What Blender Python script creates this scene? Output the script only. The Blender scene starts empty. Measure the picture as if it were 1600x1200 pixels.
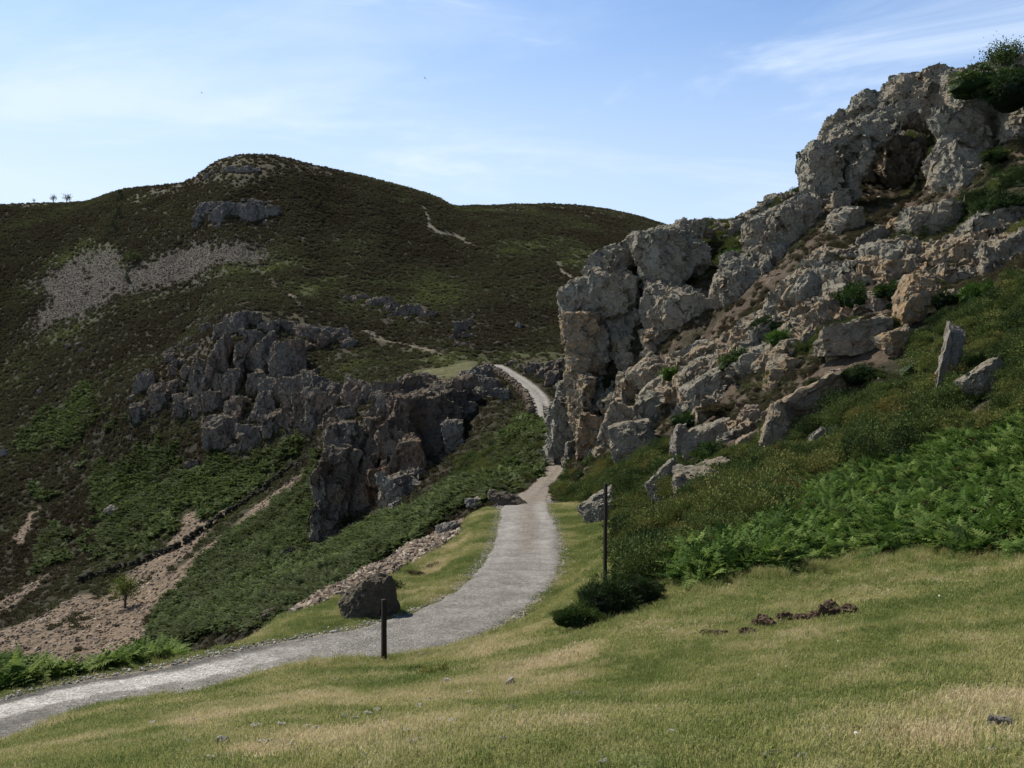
import bpy, bmesh, math, random
import numpy as np
from mathutils import Vector, Matrix, Euler

SC = bpy.context.scene
COL = SC.collection
# ------------------------------------------------------------------ camera, sky, sun, exposure
F, CX, CY = 1500.0, 800.0, 600.0           # focal length and centre of the 1600 x 1200 photograph, in its pixels
EYE = Vector((0.0, 0.0, 0.0))              # the eye is the origin, Y runs along the view, Z is up
cam = bpy.data.objects.new('camera', bpy.data.cameras.new('camera'))
COL.objects.link(cam)
cam.location = EYE
cam.rotation_euler = (math.radians(90), 0, 0)
cam.data.sensor_width = 36.0
cam.data.lens = 36.0 * F / 1600.0
cam.data.clip_start = 0.1
cam.data.clip_end = 5000.0
SC.camera = cam
SC.view_settings.view_transform = 'Standard'
SC.view_settings.look = 'None'
SC.view_settings.gamma = 1.0
SC.view_settings.exposure = 0.5

SUN_EL = math.radians(48)
SUN_AZ = math.atan2(-0.77, 0.64)           # from +Y towards +X: the sun stands to the left and a little ahead
sun_dir = Vector((math.sin(SUN_AZ) * math.cos(SUN_EL), math.cos(SUN_AZ) * math.cos(SUN_EL), math.sin(SUN_EL)))
sl = bpy.data.lights.new('sun', 'SUN')
sl.energy = 5.0
sl.angle = math.radians(0.53)
sl.color = (1.0, 0.93, 0.82)
sun = bpy.data.objects.new('sun', sl)
COL.objects.link(sun)
sun.rotation_euler = (-sun_dir).to_track_quat('-Z', 'Y').to_euler()
sun.location = (-60, 20, 80)

world = bpy.data.worlds.new('World')
SC.world = world
world.use_nodes = True
wt = world.node_tree
wt.nodes.clear()


def nn(t, typ, **kw):
    n = t.nodes.new(typ)
    for k, v in kw.items():
        if k == 'inp':
            for a, b in v.items():
                n.inputs[a].default_value = b
        else:
            setattr(n, k, v)
    return n


def ramp(t, stops, interp='LINEAR'):
    n = t.nodes.new('ShaderNodeValToRGB')
    cr = n.color_ramp
    cr.interpolation = interp
    while len(cr.elements) < len(stops):
        cr.elements.new(0.5)
    for e, (p, c) in zip(cr.elements, stops):
        e.position = p
        e.color = (c, c, c, 1) if isinstance(c, (int, float)) else (*c, 1)
    return n


sky = nn(wt, 'ShaderNodeTexSky', sky_type='NISHITA', sun_disc=False, sun_elevation=SUN_EL, sun_rotation=SUN_AZ,
         altitude=150.0, air_density=1.0, dust_density=0.9, ozone_density=2.2)
geo = nn(wt, 'ShaderNodeTexCoord')
# thin cirrus on a high layer: direction projected on a plane overhead, stretched into streaks
sep = nn(wt, 'ShaderNodeSeparateXYZ')
wt.links.new(geo.outputs['Generated'], sep.inputs[0])
den = nn(wt, 'ShaderNodeMath', operation='ADD', inp={1: 0.16})
zmx = nn(wt, 'ShaderNodeMath', operation='MAXIMUM', inp={1: 0.0})
wt.links.new(sep.outputs['Z'], zmx.inputs[0])
wt.links.new(zmx.outputs[0], den.inputs[0])
dx = nn(wt, 'ShaderNodeMath', operation='DIVIDE')
dy = nn(wt, 'ShaderNodeMath', operation='DIVIDE')
for d, c in ((dx, 'X'), (dy, 'Y')):
    wt.links.new(sep.outputs[c], d.inputs[0])
    wt.links.new(den.outputs[0], d.inputs[1])
cmb = nn(wt, 'ShaderNodeCombineXYZ')
wt.links.new(dx.outputs[0], cmb.inputs[0])
wt.links.new(dy.outputs[0], cmb.inputs[1])


def cirrus(rot, scale, loc, nscale, detail, dist, lo, hi):
    mp = nn(wt, 'ShaderNodeMapping')
    mp.inputs['Rotation'].default_value = (0, 0, math.radians(rot))
    mp.inputs['Scale'].default_value = scale
    mp.inputs['Location'].default_value = loc
    wt.links.new(cmb.outputs[0], mp.inputs[0])
    nz = nn(wt, 'ShaderNodeTexNoise', inp={'Scale': nscale, 'Detail': detail, 'Roughness': 0.58, 'Distortion': dist})
    wt.links.new(mp.outputs[0], nz.inputs['Vector'])
    mr = nn(wt, 'ShaderNodeMapRange', interpolation_type='SMOOTHSTEP', inp={1: lo, 2: hi, 3: 0.0, 4: 1.0})
    wt.links.new(nz.outputs['Fac'], mr.inputs[0])
    return mr.outputs[0]


def wmath(op, a, b, clamp=False):
    n = nn(wt, 'ShaderNodeMath', operation=op, use_clamp=clamp)
    for i, v in enumerate((a, b)):
        if isinstance(v, (int, float)):
            n.inputs[i].default_value = v
        else:
            wt.links.new(v, n.inputs[i])
    return n.outputs[0]


c1 = cirrus(28, (0.7, 1.5, 1), (3.1, 0.4, 0), 1.1, 6, 0.7, 0.46, 0.85)
mp2 = nn(wt, 'ShaderNodeMapping')                                # wisps that slant across the sky
mp2.inputs['Rotation'].default_value = (0, math.radians(24), 0)
mp2.inputs['Scale'].default_value = (1.5, 1.0, 7.5)
mp2.inputs['Location'].default_value = (0.7, 0.3, 0.2)
wt.links.new(geo.outputs['Generated'], mp2.inputs[0])
nz2 = nn(wt, 'ShaderNodeTexNoise', inp={'Scale': 1.5, 'Detail': 8.0, 'Roughness': 0.6, 'Distortion': 0.9})
wt.links.new(mp2.outputs[0], nz2.inputs['Vector'])
mr2 = nn(wt, 'ShaderNodeMapRange', interpolation_type='SMOOTHSTEP', inp={1: 0.50, 2: 0.80, 3: 0.0, 4: 1.0})
wt.links.new(nz2.outputs['Fac'], mr2.inputs[0])
c2 = mr2.outputs[0]
c3 = cirrus(0, (0.5, 0.5, 1), (5.0, 2.0, 0), 0.9, 3, 0.2, 0.30, 0.75)
cl = wmath('ADD', wmath('MULTIPLY', c1, 0.42), wmath('MULTIPLY', c2, 0.50))
cl = wmath('ADD', cl, wmath('MULTIPLY', c3, 0.06))
# the veil is thicker low down, where the eye looks through more of it, and towards the sun's side
low = nn(wt, 'ShaderNodeMapRange', interpolation_type='SMOOTHSTEP', inp={1: 0.50, 2: 0.04, 3: 0.0, 4: 0.80})
wt.links.new(sep.outputs['Z'], low.inputs[0])
lft = nn(wt, 'ShaderNodeMapRange', interpolation_type='SMOOTHSTEP', inp={1: 0.45, 2: -0.55, 3: 0.0, 4: 0.26})
wt.links.new(sep.outputs['X'], lft.inputs[0])
cl = wmath('ADD', cl, wmath('ADD', low.outputs[0], lft.outputs[0]))
cl = wmath('MINIMUM', cl, 0.93)
hi = nn(wt, 'ShaderNodeMapRange', interpolation_type='SMOOTHSTEP', inp={1: 0.36, 2: 0.60, 3: 1.0, 4: 0.15})
wt.links.new(sep.outputs['Z'], hi.inputs[0])
cl = wmath('MULTIPLY', cl, hi.outputs[0])
deep = nn(wt, 'ShaderNodeMapRange', interpolation_type='SMOOTHSTEP', inp={1: 0.38, 2: 0.72, 3: 1.0, 4: 0.24})
wt.links.new(sep.outputs['Z'], deep.inputs[0])
mixc = nn(wt, 'ShaderNodeMix', data_type='RGBA')
wt.links.new(cl, mixc.inputs['Factor'])
gain = nn(wt, 'ShaderNodeMix', data_type='RGBA', blend_type='MULTIPLY', inp={'Factor': 1.0, 'B': (0.58, 1.10, 1.58, 1)})
wt.links.new(sky.outputs[0], gain.inputs['A'])
dk = nn(wt, 'ShaderNodeVectorMath', operation='SCALE')
wt.links.new(gain.outputs['Result'], dk.inputs[0])
wt.links.new(deep.outputs[0], dk.inputs['Scale'])
wt.links.new(dk.outputs[0], mixc.inputs['A'])
mixc.inputs['B'].default_value = (8.2, 9.6, 11.6, 1)
bg = nn(wt, 'ShaderNodeBackground', inp={'Strength': 0.070})
wt.links.new(mixc.outputs['Result'], bg.inputs['Color'])
wo = nn(wt, 'ShaderNodeOutputWorld')
wt.links.new(bg.outputs[0], wo.inputs[0])

# ------------------------------------------------------------------ small numeric helpers
rng = np.random.default_rng(7)
random.seed(7)


def P(px, py, Y):
    return Vector(((px - CX) / F * Y, Y, (CY - py) / F * Y))


def hash01(i, j, k, seed=0):
    h = (i.astype(np.int64) * 374761393 + j.astype(np.int64) * 668265263 + k.astype(np.int64) * 2147483647 + seed * 974711) & 0xffffffff
    h = ((h ^ (h >> 13)) * 1274126177) & 0xffffffff
    h = ((h ^ (h >> 16)) * 2246822519) & 0xffffffff
    h = h ^ (h >> 15)
    return h.astype(np.float64) / 4294967295.0


def vnoise(p, seed=0):
    """value noise of points p (N,3), about -1..1"""
    f = np.floor(p)
    t = p - f
    t = t * t * t * (t * (t * 6 - 15) + 10)
    i, j, k = (f[:, a].astype(np.int64) for a in range(3))
    out = 0
    for a in (0, 1):
        for b in (0, 1):
            for c in (0, 1):
                w = (t[:, 0] if a else 1 - t[:, 0]) * (t[:, 1] if b else 1 - t[:, 1]) * (t[:, 2] if c else 1 - t[:, 2])
                out = out + w * hash01(i + a, j + b, k + c, seed)
    return out * 2 - 1


def fbm(p, octaves=4, seed=0, rough=0.5):
    s, a, tot = 0.0, 1.0, 0.0
    q = p.copy()
    for o in range(octaves):
        s = s + a * vnoise(q, seed + o * 17)
        tot += a
        a *= rough
        q = q * 2.03 + 13.7
    return s / tot


def sstep(a, b, x):
    t = np.clip((x - a) / (b - a), 0, 1)
    return t * t * (3 - 2 * t)


def inpoly(px, py, poly):
    r = np.zeros(px.shape, bool)
    n = len(poly)
    for i in range(n):
        x0, y0 = poly[i]
        x1, y1 = poly[(i + 1) % n]
        if y0 == y1:
            continue
        c = ((y0 > py) != (y1 > py)) & (px < (x1 - x0) * (py - y0) / (y1 - y0) + x0)
        r ^= c
    return r


def mesh_np(name, v, f, smooth=True):
    """v (N,3), f (M,3) or (M,4) -> mesh"""
    me = bpy.data.meshes.new(name)
    k = f.shape[1]
    me.vertices.add(len(v))
    me.vertices.foreach_set('co', np.ascontiguousarray(v, dtype=np.float32).ravel())
    me.loops.add(f.size)
    me.loops.foreach_set('vertex_index', np.ascontiguousarray(f, dtype=np.int32).ravel())
    me.polygons.add(len(f))
    me.polygons.foreach_set('loop_start', np.arange(0, f.size, k, dtype=np.int32))
    me.polygons.foreach_set('loop_total', np.full(len(f), k, dtype=np.int32))
    me.polygons.foreach_set('use_smooth', np.full(len(f), smooth, dtype=bool))
    me.update(calc_edges=True)
    return me


def fattr(me, name, arr, domain='POINT'):
    arr = np.asarray(arr, dtype=np.float32)
    if arr.ndim == 1:
        a = me.attributes.new(name, 'FLOAT', domain)
        a.data.foreach_set('value', arr)
    else:
        a = me.attributes.new(name, 'FLOAT_COLOR', domain)
        if arr.shape[1] == 3:
            arr = np.concatenate([arr, np.ones((len(arr), 1), np.float32)], 1)
        a.data.foreach_set('color', arr.ravel())


def tag(o, label=None, cat=None, group=None, kind=None):
    for k, v in (('label', label), ('category', cat), ('group', group), ('kind', kind)):
        if v:
            o[k] = v
    return o


def link(name, me, m=None, parent=None):
    o = bpy.data.objects.new(name, me)
    COL.objects.link(o)
    if m is not None and not me.materials:
        me.materials.append(m)
    if parent is not None:
        o.parent = parent
    return o


def empty(name, loc=(0, 0, 0)):
    o = bpy.data.objects.new(name, None)
    COL.objects.link(o)
    o.location = loc
    o.empty_display_size = 0.3
    return o

# ------------------------------------------------------------------ the lie of the land
# ground levels: (px, py, Y) is a point seen in the photograph with its distance; (px, None, Y, z) a hidden one with its height
CP = [
 # foreground brow
 (-500,None,3,-1.9),(-500,None,8,-3.3),(-500,None,13.5,-5.9),(-500,None,18,-6.2),(-500,None,24,-9),(-500,None,40,-18),(-500,None,80,-34),
 (0,None,2.5,-1.7),(0,1200,7.5),(0,1166,15.2),(0,1080,20.0),(0,1052,22.5),(0,None,26,-9.2),(0,None,38,-16),(0,None,70,-31),(0,None,100,-37),
 (300,None,2,-1.5),(300,1200,5),(300,1140,9),(300,1087,17.3),(300,1026,24.6),(230,1030,23.8),(230,None,30,-9.2),(300,None,40,-14),(300,None,65,-23),
 (600,None,2,-1.4),(600,1200,4.4),(600,1120,8),(600,1062,14),(600,1038,19),(560,968,25.8),(420,985,28),(420,None,34,-9.6),(420,None,46,-13.5),
 (800,None,1.8,-1.4),(800,1200,4.2),(800,1100,8.5),(800,1022,15),(800,972,24),(700,1012,21.3),
 (1000,None,1.6,-1.35),(1000,1200,4),(1000,1100,7.5),(1000,1005,13),(1000,945,18),
 (1300,None,1.6,-1.3),(1300,1200,3.8),(1300,1100,6.5),(1300,1000,10.5),(1300,905,18),
 (1600,None,1.5,-1.25),(1600,1200,3.5),(1600,1100,5.5),(1600,1000,8.5),(1600,905,13),(1600,855,17),
 (2150,None,1.5,-1.2),(2150,1200,3),(2150,1000,6.5),(2150,850,13),(2150,600,25),(2150,420,32),
 # verge beyond the track
 (745,900,34),(772,832,45),(772,800,52),(740,805,52),(440,973,29.5),(545,938,32),(640,888,40),(715,838,47),(450,955,31.5),(505,921,35),(570,882,40),(640,844,46),(700,817,52),(668,905,37),
 (855,922,30),(874,862,38),(872,815,47),(930,830,41),(960,805,46),(900,782,58),(1000,765,52),(930,880,33),(960,850,37),
 (450,None,40,-10.6),(505,None,45,-11.6),(560,None,52,-12.0),(640,None,60,-12.6),(700,None,64,-10.8),(760,None,62,-9.2),
 # gully floor and bracken slope under the track
 (650,825,82),(700,790,80),(600,850,86),(560,872,98),(500,900,90),(420,955,75),(400,905,108),(300,975,96),(320,905,128),(250,962,122),
 (400,810,160),(480,742,188),(500,840,128),(545,835,122),(600,792,122),(650,752,122),(700,758,104),(760,745,84),(780,770,70),(810,740,84),
 # spur below the upper road
 (800,700,102),(830,720,92),(760,690,118),(820,655,127),(750,648,138),(790,640,134),(705,725,124),(715,685,136),(740,668,140),
 # cliffs in the middle
 (600,770,128),(650,720,134),(690,700,138),(560,690,150),(600,612,166),(650,600,168),(700,592,172),(735,580,184),(735,640,150),(620,690,140),(690,625,158),
 (535,680,152),(510,700,150),(500,650,185),(470,620,200),(560,625,190),(520,605,205),(480,690,192),
 # plateau and road crest
 (650,577,205),(700,570,208),(740,562,210),(800,565,205),(860,560,205),(870,590,160),(880,625,150),(850,580,185),
 # left cliffs
 (400,705,202),(340,718,206),(300,662,222),(250,655,226),(220,610,236),(290,580,240),(330,600,228),(370,560,228),(400,640,212),(450,640,208),(480,580,222),
 (350,500,250),(380,484,252),(430,500,250),(480,512,248),(540,540,232),(560,520,245),(440,560,228),
 # left hillside
 (0,1025,118),(60,985,130),(120,925,150),(200,850,178),(100,1010,118),(180,960,132),(300,785,184),(400,725,198),
 (0,900,185),(0,800,215),(0,700,250),(0,620,290),(0,560,322),(0,480,365),(0,400,412),(0,340,452),
 (120,800,205),(120,700,240),(120,600,275),(120,500,325),(120,400,385),(120,345,425),
 (230,720,220),(230,560,270),(230,480,312),(230,420,345),(230,360,388),(300,520,278),(300,440,322),(300,385,352),(300,330,385),
 (400,440,300),(400,400,325),(400,365,345),(400,320,368),(400,275,390),(520,450,288),(520,400,325),(520,340,370),(520,300,400),
 (620,540,235),(620,490,268),(620,420,318),(620,360,368),(620,320,400),(720,540,226),(720,480,268),(720,420,318),(720,360,378),
 (800,530,232),(800,470,272),(800,400,340),(800,350,410),(900,520,240),(900,450,292),(900,390,370),(900,345,460),(1000,400,370),(1000,360,480),
 # skyline and what lies behind it
 (-500,330,470),(0,320,470),(60,318,470),(140,316,462),(190,298,446),(290,286,430),(330,260,418),(390,241,414),(430,243,416),(520,265,428),(640,295,440),(700,318,446),
 (740,323,520),(860,320,560),(960,331,560),(1040,354,550),(1200,None,560,70),(1500,None,560,55),(2150,None,560,40),
 (-500,None,640,60),(0,None,640,64),(400,None,560,88),(700,None,640,84),(1000,None,760,84),(1500,None,760,50),(2150,None,760,40),(400,None,900,60),(1000,None,900,70),(0,None,900,50),
 (-500,900,180),(-500,700,240),(-500,500,350),(-500,None,120,-40),
 # foot of the right-hand hill
 (1000,885,24),(1000,835,34),(1100,852,24),(1100,795,33),(1200,855,21),(1200,762,36),(1300,830,22),(1300,722,36),(1450,835,19),(1450,705,30),(1600,705,25),(1600,600,32),
 (1750,500,32),(1000,705,62),(1100,700,54),(1200,690,48),(1300,640,44),(1450,600,40),(1100,600,65),(1010,650,70),(1200,570,58),(1300,520,55),(1450,480,52),(1600,450,46),
 (930,745,72),(890,745,75),(860,745,86),
 # the crag on the right
 (1500,400,60),(1600,330,60),(1400,352,68),(1300,400,67),(1200,470,67),(1100,540,72),(1010,590,76),(960,690,74),
 (935,690,79),(930,500,85),(940,425,89),(1000,385,91),(1000,500,82),(1100,450,80),(1100,362,92),(1200,325,90),(1200,400,79),(1250,300,88),
 (1300,260,90),(1300,330,78),(1360,195,98),(1400,325,76),(1400,300,93),(1395,240,97),(1350,310,86),(1435,300,88),(1430,160,98),(1500,135,88),(1500,200,77),(1500,300,70),(1600,112,80),(1600,220,68),(1800,60,72),(2150,0,62),
 (1000,None,112,14.2),(1100,None,120,16),(1200,None,125,17.5),(1350,None,125,24),(1500,None,115,28),(1800,None,115,32),(2150,None,110,36),
 (1000,None,150,11),(1200,None,180,16),(1500,None,200,24),(2150,None,200,30),(1100,None,300,42),(1300,None,300,40),(2150,None,300,36),
 (900,None,90,-6.2),(895,None,110,-5.2),(888,None,135,-2.5),(920,None,108,3.5),(950,None,118,8),(960,None,140,7.5),(930,None,160,6.5),(930,None,200,7),(1000,None,215,10),
]
SA = 380.0                                                     # how many photo pixels one e-fold of distance weighs
cpx = np.array([c[0] for c in CP], float)
cY = np.array([c[2] for c in CP], float)
cq = np.array([(CY - c[1]) / F if c[1] is not None else c[3] / c[2] for c in CP], float)
cu = np.stack([cpx, np.log(cY) * SA], 1)
D = np.linalg.norm(cu[:, None] - cu[None], axis=2)
A = np.zeros((len(CP) + 3,) * 2)
A[:len(CP), :len(CP)] = D + np.eye(len(CP)) * 0.5
A[:len(CP), len(CP):] = np.column_stack([np.ones(len(CP)), cu / 1000])
A[len(CP):, :len(CP)] = A[:len(CP), len(CP):].T
W = np.linalg.solve(A, np.concatenate([cq, np.zeros(3)]))

NX, NS = 1000, 1000
gx = np.linspace(-480, 2120, NX)
gs = np.linspace(math.log(1.7), math.log(880), NS)
kx, ks = gx[::4], gs[::4]
if kx[-1] < gx[-1]:
    kx = np.append(kx, gx[-1]); ks = np.append(ks, gs[-1])
cX, cS = np.meshgrid(kx, ks)                                   # coarse (rows s, cols px)
U = np.stack([cX.ravel(), cS.ravel() * SA], 1)
Q = np.zeros(len(U))
for a in range(0, len(U), 8000):
    u = U[a:a + 8000]
    d = np.sqrt(((u[:, None] - cu[None]) ** 2).sum(2))
    Q[a:a + 8000] = d @ W[:len(CP)] + W[len(CP)] + (u / 1000) @ W[len(CP) + 1:]
Q = Q.reshape(cX.shape)


def blur(a, n):
    for _ in range(n):
        b = np.pad(a, 1, mode='edge')
        a = (b[:-2, 1:-1] + 2 * b[1:-1, 1:-1] + b[2:, 1:-1]) / 4
        b = np.pad(a, 1, mode='edge')
        a = (b[1:-1, :-2] + 2 * b[1:-1, 1:-1] + b[1:-1, 2:]) / 4
    return a


Q = blur(Q, 2)
# far skyline, as surveyed
SKX = [-480, 0, 60, 110, 140, 165, 190, 240, 290, 312, 330, 355, 390, 430, 470, 520, 580, 640, 680, 708, 722, 740, 790, 860, 910, 960, 1000, 1040, 1100, 2120]
SKY_ = [330, 320, 318, 318, 315, 306, 297, 292, 286, 272, 258, 246, 241, 243, 253, 265, 280, 295, 308, 323, 324, 322, 321, 319, 322, 330, 339, 352, 370, 560]
sel = ks > math.log(330)
mq = np.where(sel[:, None], Q, -9).max(0)
dq = (CY - np.interp(kx, SKX, SKY_)) / F - mq
dq = np.where(kx > 1100, 0, dq)
Q = Q + dq[None] * sstep(math.log(250), math.log(390), ks)[:, None]


def upsample(c):
    r = np.empty((len(ks), NX))
    for i in range(len(ks)):
        r[i] = np.interp(gx, kx, c[i])
    o = np.empty((NS, NX))
    idx = np.clip(np.searchsorted(ks, gs) - 1, 0, len(ks) - 2)
    t = (gs - ks[idx]) / (ks[idx + 1] - ks[idx])
    return r[idx] * (1 - t)[:, None] + r[idx + 1] * t[:, None]


Q = blur(upsample(Q), 3)
GX, GS = np.meshgrid(gx, gs)
GY = np.exp(GS)
WX = (GX - CX) / F * GY
WZ = Q * GY

# the track: centre line (px, py or None, Y, z, half width)
RD = [(-480,None,14.2,-5.85,1.3),(-200,None,15.4,-5.88,1.3),(0,1126,17.0,0,1.22),(150,1088,18.6,0,1.3),(300,1062,19.8,0,1.45),(450,1030,21.5,0,1.6),(600,1000,23.2,0,1.55),(700,970,25.4,0,1.5),
      (770,932,28.8,0,1.45),(808,892,33.2,0,1.5),(822,852,39.2,0,1.5),(824,815,46.5,0,1.5),(820,792,54,0,1.45),(833,774,64,0,1.15),(851,757,76,0,0.85),
      (880,None,95,-7.0,1.2),(884,None,112,-5.8,1.2),(854,657,126,0,1.15),(842,620,146,0,1.3),(816,597,168,0,1.55),(790,580,190,0,1.8),(771,570,206,0,1.9),(764,None,222,4.9,1.8)]
rp = []
for px, py, Y, z, w in RD:
    p = P(px, py, Y) if py is not None else Vector(((px - CX) / F * Y, Y, z))
    rp.append((p.x, p.y, p.z, w))
rp = np.array(rp)


def catmull(p, n):
    out = []
    q = np.concatenate([[2 * p[0] - p[1]], p, [2 * p[-1] - p[-2]]])
    for i in range(1, len(q) - 2):
        t = np.linspace(0, 1, n, endpoint=False)[:, None]
        a, b, c, d = q[i - 1], q[i], q[i + 1], q[i + 2]
        out.append(0.5 * (2 * b + (c - a) * t + (2 * a - 5 * b + 4 * c - d) * t ** 2 + (3 * b - a - 3 * c + d) * t ** 3))
    return np.concatenate(out + [p[-1:]])


RC = catmull(rp, 24)
RC[:, 2] = np.convolve(np.pad(RC[:, 2], 12, mode='edge'), np.ones(25) / 25, 'valid')


def near_road(x, y):
    """distance to the track's centre line, its level and half width there"""
    d = np.full(len(x), 1e9)
    zi = np.zeros(len(x), int)
    for a in range(0, len(x), 20000):
        dd = (x[a:a + 20000, None] - RC[None, :, 0]) ** 2 + (y[a:a + 20000, None] - RC[None, :, 1]) ** 2
        zi[a:a + 20000] = dd.argmin(1)
        d[a:a + 20000] = np.sqrt(dd.min(1))
    return d, RC[zi, 2], RC[zi, 3], zi


ROADD = np.full(GX.shape, 99.0)
m = (GY > 11) & (GY < 232) & (GX < 1000)
d, zr, hw, _ = near_road(WX[m], GY[m])
ROADD[m] = np.where(GY[m] < 207, d / hw, 99.0)
span = 0.9 + 0.012 * GY[m]
wgt = (1 - sstep(hw + 0.15, hw + 0.35 + span, d)) * (1 - sstep(204, 220, GY[m]))
WZ[m] = WZ[m] * (1 - wgt) + (zr - 0.03) * wgt


# ---- ground cover zones: what grows where, outlined on the ground
NPX = np.stack([WX.ravel(), GY.ravel(), np.zeros(WX.size)], 1)
LOGP = np.stack([GX.ravel() / 42.0, GS.ravel() * 9.0, 0 * GX.ravel()], 1)
nw1 = fbm(LOGP, 5, 3, 0.6).reshape(GX.shape)
nw2 = fbm(LOGP + 91, 5, 5, 0.6).reshape(GX.shape)
GPY = CY - F * WZ / GY


def zone(poly, y0, y1, jit=9.0, soft=0):
    """mask of a patch of ground outlined by poly, between two distances, with a ragged edge"""
    m = (GY >= y0) & (GY <= y1)
    r = np.zeros(GX.shape, np.float32)
    r[m] = inpoly(GX[m] + nw1[m] * jit * 3.0, GPY[m] + nw2[m] * jit * 2.0, poly)
    if soft:
        r = blur(r, soft)
    return r


Z = {}
ZB = lambda *a, **k: zone(*a, **k)
# far hill is heather unless stated
Z['scree'] = np.maximum.reduce([
    ZB([(28,525),(60,490),(90,470),(40,450),(80,425),(110,400),(160,385),(190,395),(175,425),(205,415),(230,410),(270,385),(310,375),(345,380),(370,372),(430,385),(435,400),(400,412),(330,425),(270,445),(210,470),(120,500),(60,522)], 280, 420, jit=7),
])
Z['tan'] = np.maximum.reduce([
    ZB([(-480,1010),(0,985),(60,960),(120,930),(165,935),(190,905),(230,875),(265,840),(300,805),(340,785),(370,790),(330,830),(290,872),(262,905),(330,850),(400,790),(486,728),(490,738),(430,790),(370,838),(310,890),(262,935),(235,965),(215,1010),(120,1045),(-480,1090)], 95, 210, jit=3.5),
    ZB([(35,850),(60,795),(45,800),(5,850)], 170, 240, jit=6),
    ZB([(80,900),(100,885),(60,920),(10,960),(0,970),(0,940),(50,915)], 120, 200, jit=7),
    ZB([(515,838),(545,822),(600,806),(612,800),(600,815),(545,842),(517,852)], 70, 130, jit=2),
])
Z['greenpatch'] = np.maximum.reduce([
    ZB([(0,565),(25,540),(110,512),(170,492),(250,462),(300,446),(300,458),(260,468),(200,484),(120,520),(40,552),(0,575)], 280, 420, jit=7),
    ZB([(130,372),(160,378),(190,400),(190,412),(215,420),(160,425),(110,412),(95,415),(60,425),(80,405)], 300, 430, jit=9),
    ZB([(465,452),(490,445),(500,460),(480,468),(468,462)], 240, 330, jit=5),
    ZB([(490,436),(545,430),(540,436),(500,442)], 240, 330, jit=3),
    ZB([(330,425),(400,415),(470,405),(470,412),(400,425),(300,448)], 250, 420, jit=6),
    ZB([(800,382),(850,370),(900,372),(920,395),(900,402),(860,396),(760,388)], 300, 520, jit=12),
    ZB([(615,308),(640,305),(642,318),(622,318)], 340, 470, jit=3),
    ZB([(740,381),(860,384),(860,388),(745,386)], 300, 480, jit=3),
    ZB([(1000,395),(900,430),(870,410),(920,402)], 280, 480, jit=6),
    ZB([(660,560),(740,548),(800,555),(870,548),(875,562),(740,568),(660,572)], 190, 260, jit=6),
])
Z['summit'] = np.maximum.reduce([
    ZB([(285,280),(330,250),(390,230),(440,232),(520,255),(560,275),(500,268),(450,268),(420,282),(370,292),(330,285),(300,290)], 330, 560, jit=7),
    ZB([(240,286),(300,278),(320,290),(250,310),(190,318),(200,305)], 330, 560, jit=6),
    ZB([(0,318),(100,315),(70,325),(0,326)], 330, 560, jit=4),
    ZB([(735,325),(790,318),(900,316),(1000,338),(960,338),(880,330),(800,334)], 440, 760, jit=8),
    ZB([(400,486),(450,492),(490,506),(480,515),(440,512),(400,500)], 215, 280, jit=5),
    ZB([(640,580),(745,566),(740,585),(700,592),(650,588)], 160, 230, jit=4),
    ZB([(570,520),(620,535),(690,552),(700,558),(640,552),(580,532)], 200, 280, jit=4),
    ZB([(790,562),(890,552),(890,575),(830,574),(800,570)], 170, 225, jit=2),
])
Z['path'] = np.maximum.reduce([
    ZB([(656,322),(660,322),(668,338),(674,350),(686,358),(700,366),(720,372),(748,384),(745,387),(722,377),(698,370),(680,362),(668,352),(663,338)], 290, 520, jit=2.5),
    ZB([(867,408),(872,408),(884,425),(900,432),(898,436),(880,430)], 250, 480, jit=2),
    ZB([(565,515),(600,528),(690,553),(690,556),(600,532),(562,518)], 200, 280, jit=1.5),
    ZB([(464,363),(470,370),(482,374),(480,378),(466,371)], 280, 420, jit=2),
    ZB([(446,455),(452,457),(455,463),(470,478),(460,476),(450,464)], 240, 330, jit=2),
])
Z['fern'] = np.maximum.reduce([
    ZB([(490,735),(500,700),(500,830),(490,860),(540,850),(600,810),(640,800),(700,760),(740,745),(800,740),(812,775),(760,790),(735,790),(700,815),(640,850),(560,905),(500,945),(420,975),(300,1000),(225,1000),(250,945),(310,890),(370,838),(430,790)], 48, 200, jit=8),
    ZB([(820,650),(845,660),(845,745),(800,740),(770,720),(800,680)], 70, 135, jit=6),
    ZB([(90,790),(160,735),(235,705),(330,725),(420,705),(480,690),(490,700),(400,760),(330,800),(250,840),(150,880),(60,890)], 150, 250, jit=22) * (nw1 > -0.12) * 0.45,
    ZB([(60,680),(150,620),(260,660),(250,720),(120,760),(40,790)], 200, 280, jit=22) * (nw2 > 0.05) * 0.4,
])
Z['slope'] = ((GX > 860) & (GY > 19) & (GY < 130) & (GX * 0 + sstep(850, 1010, GX - 0) > 0)).astype(np.float32)
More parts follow.
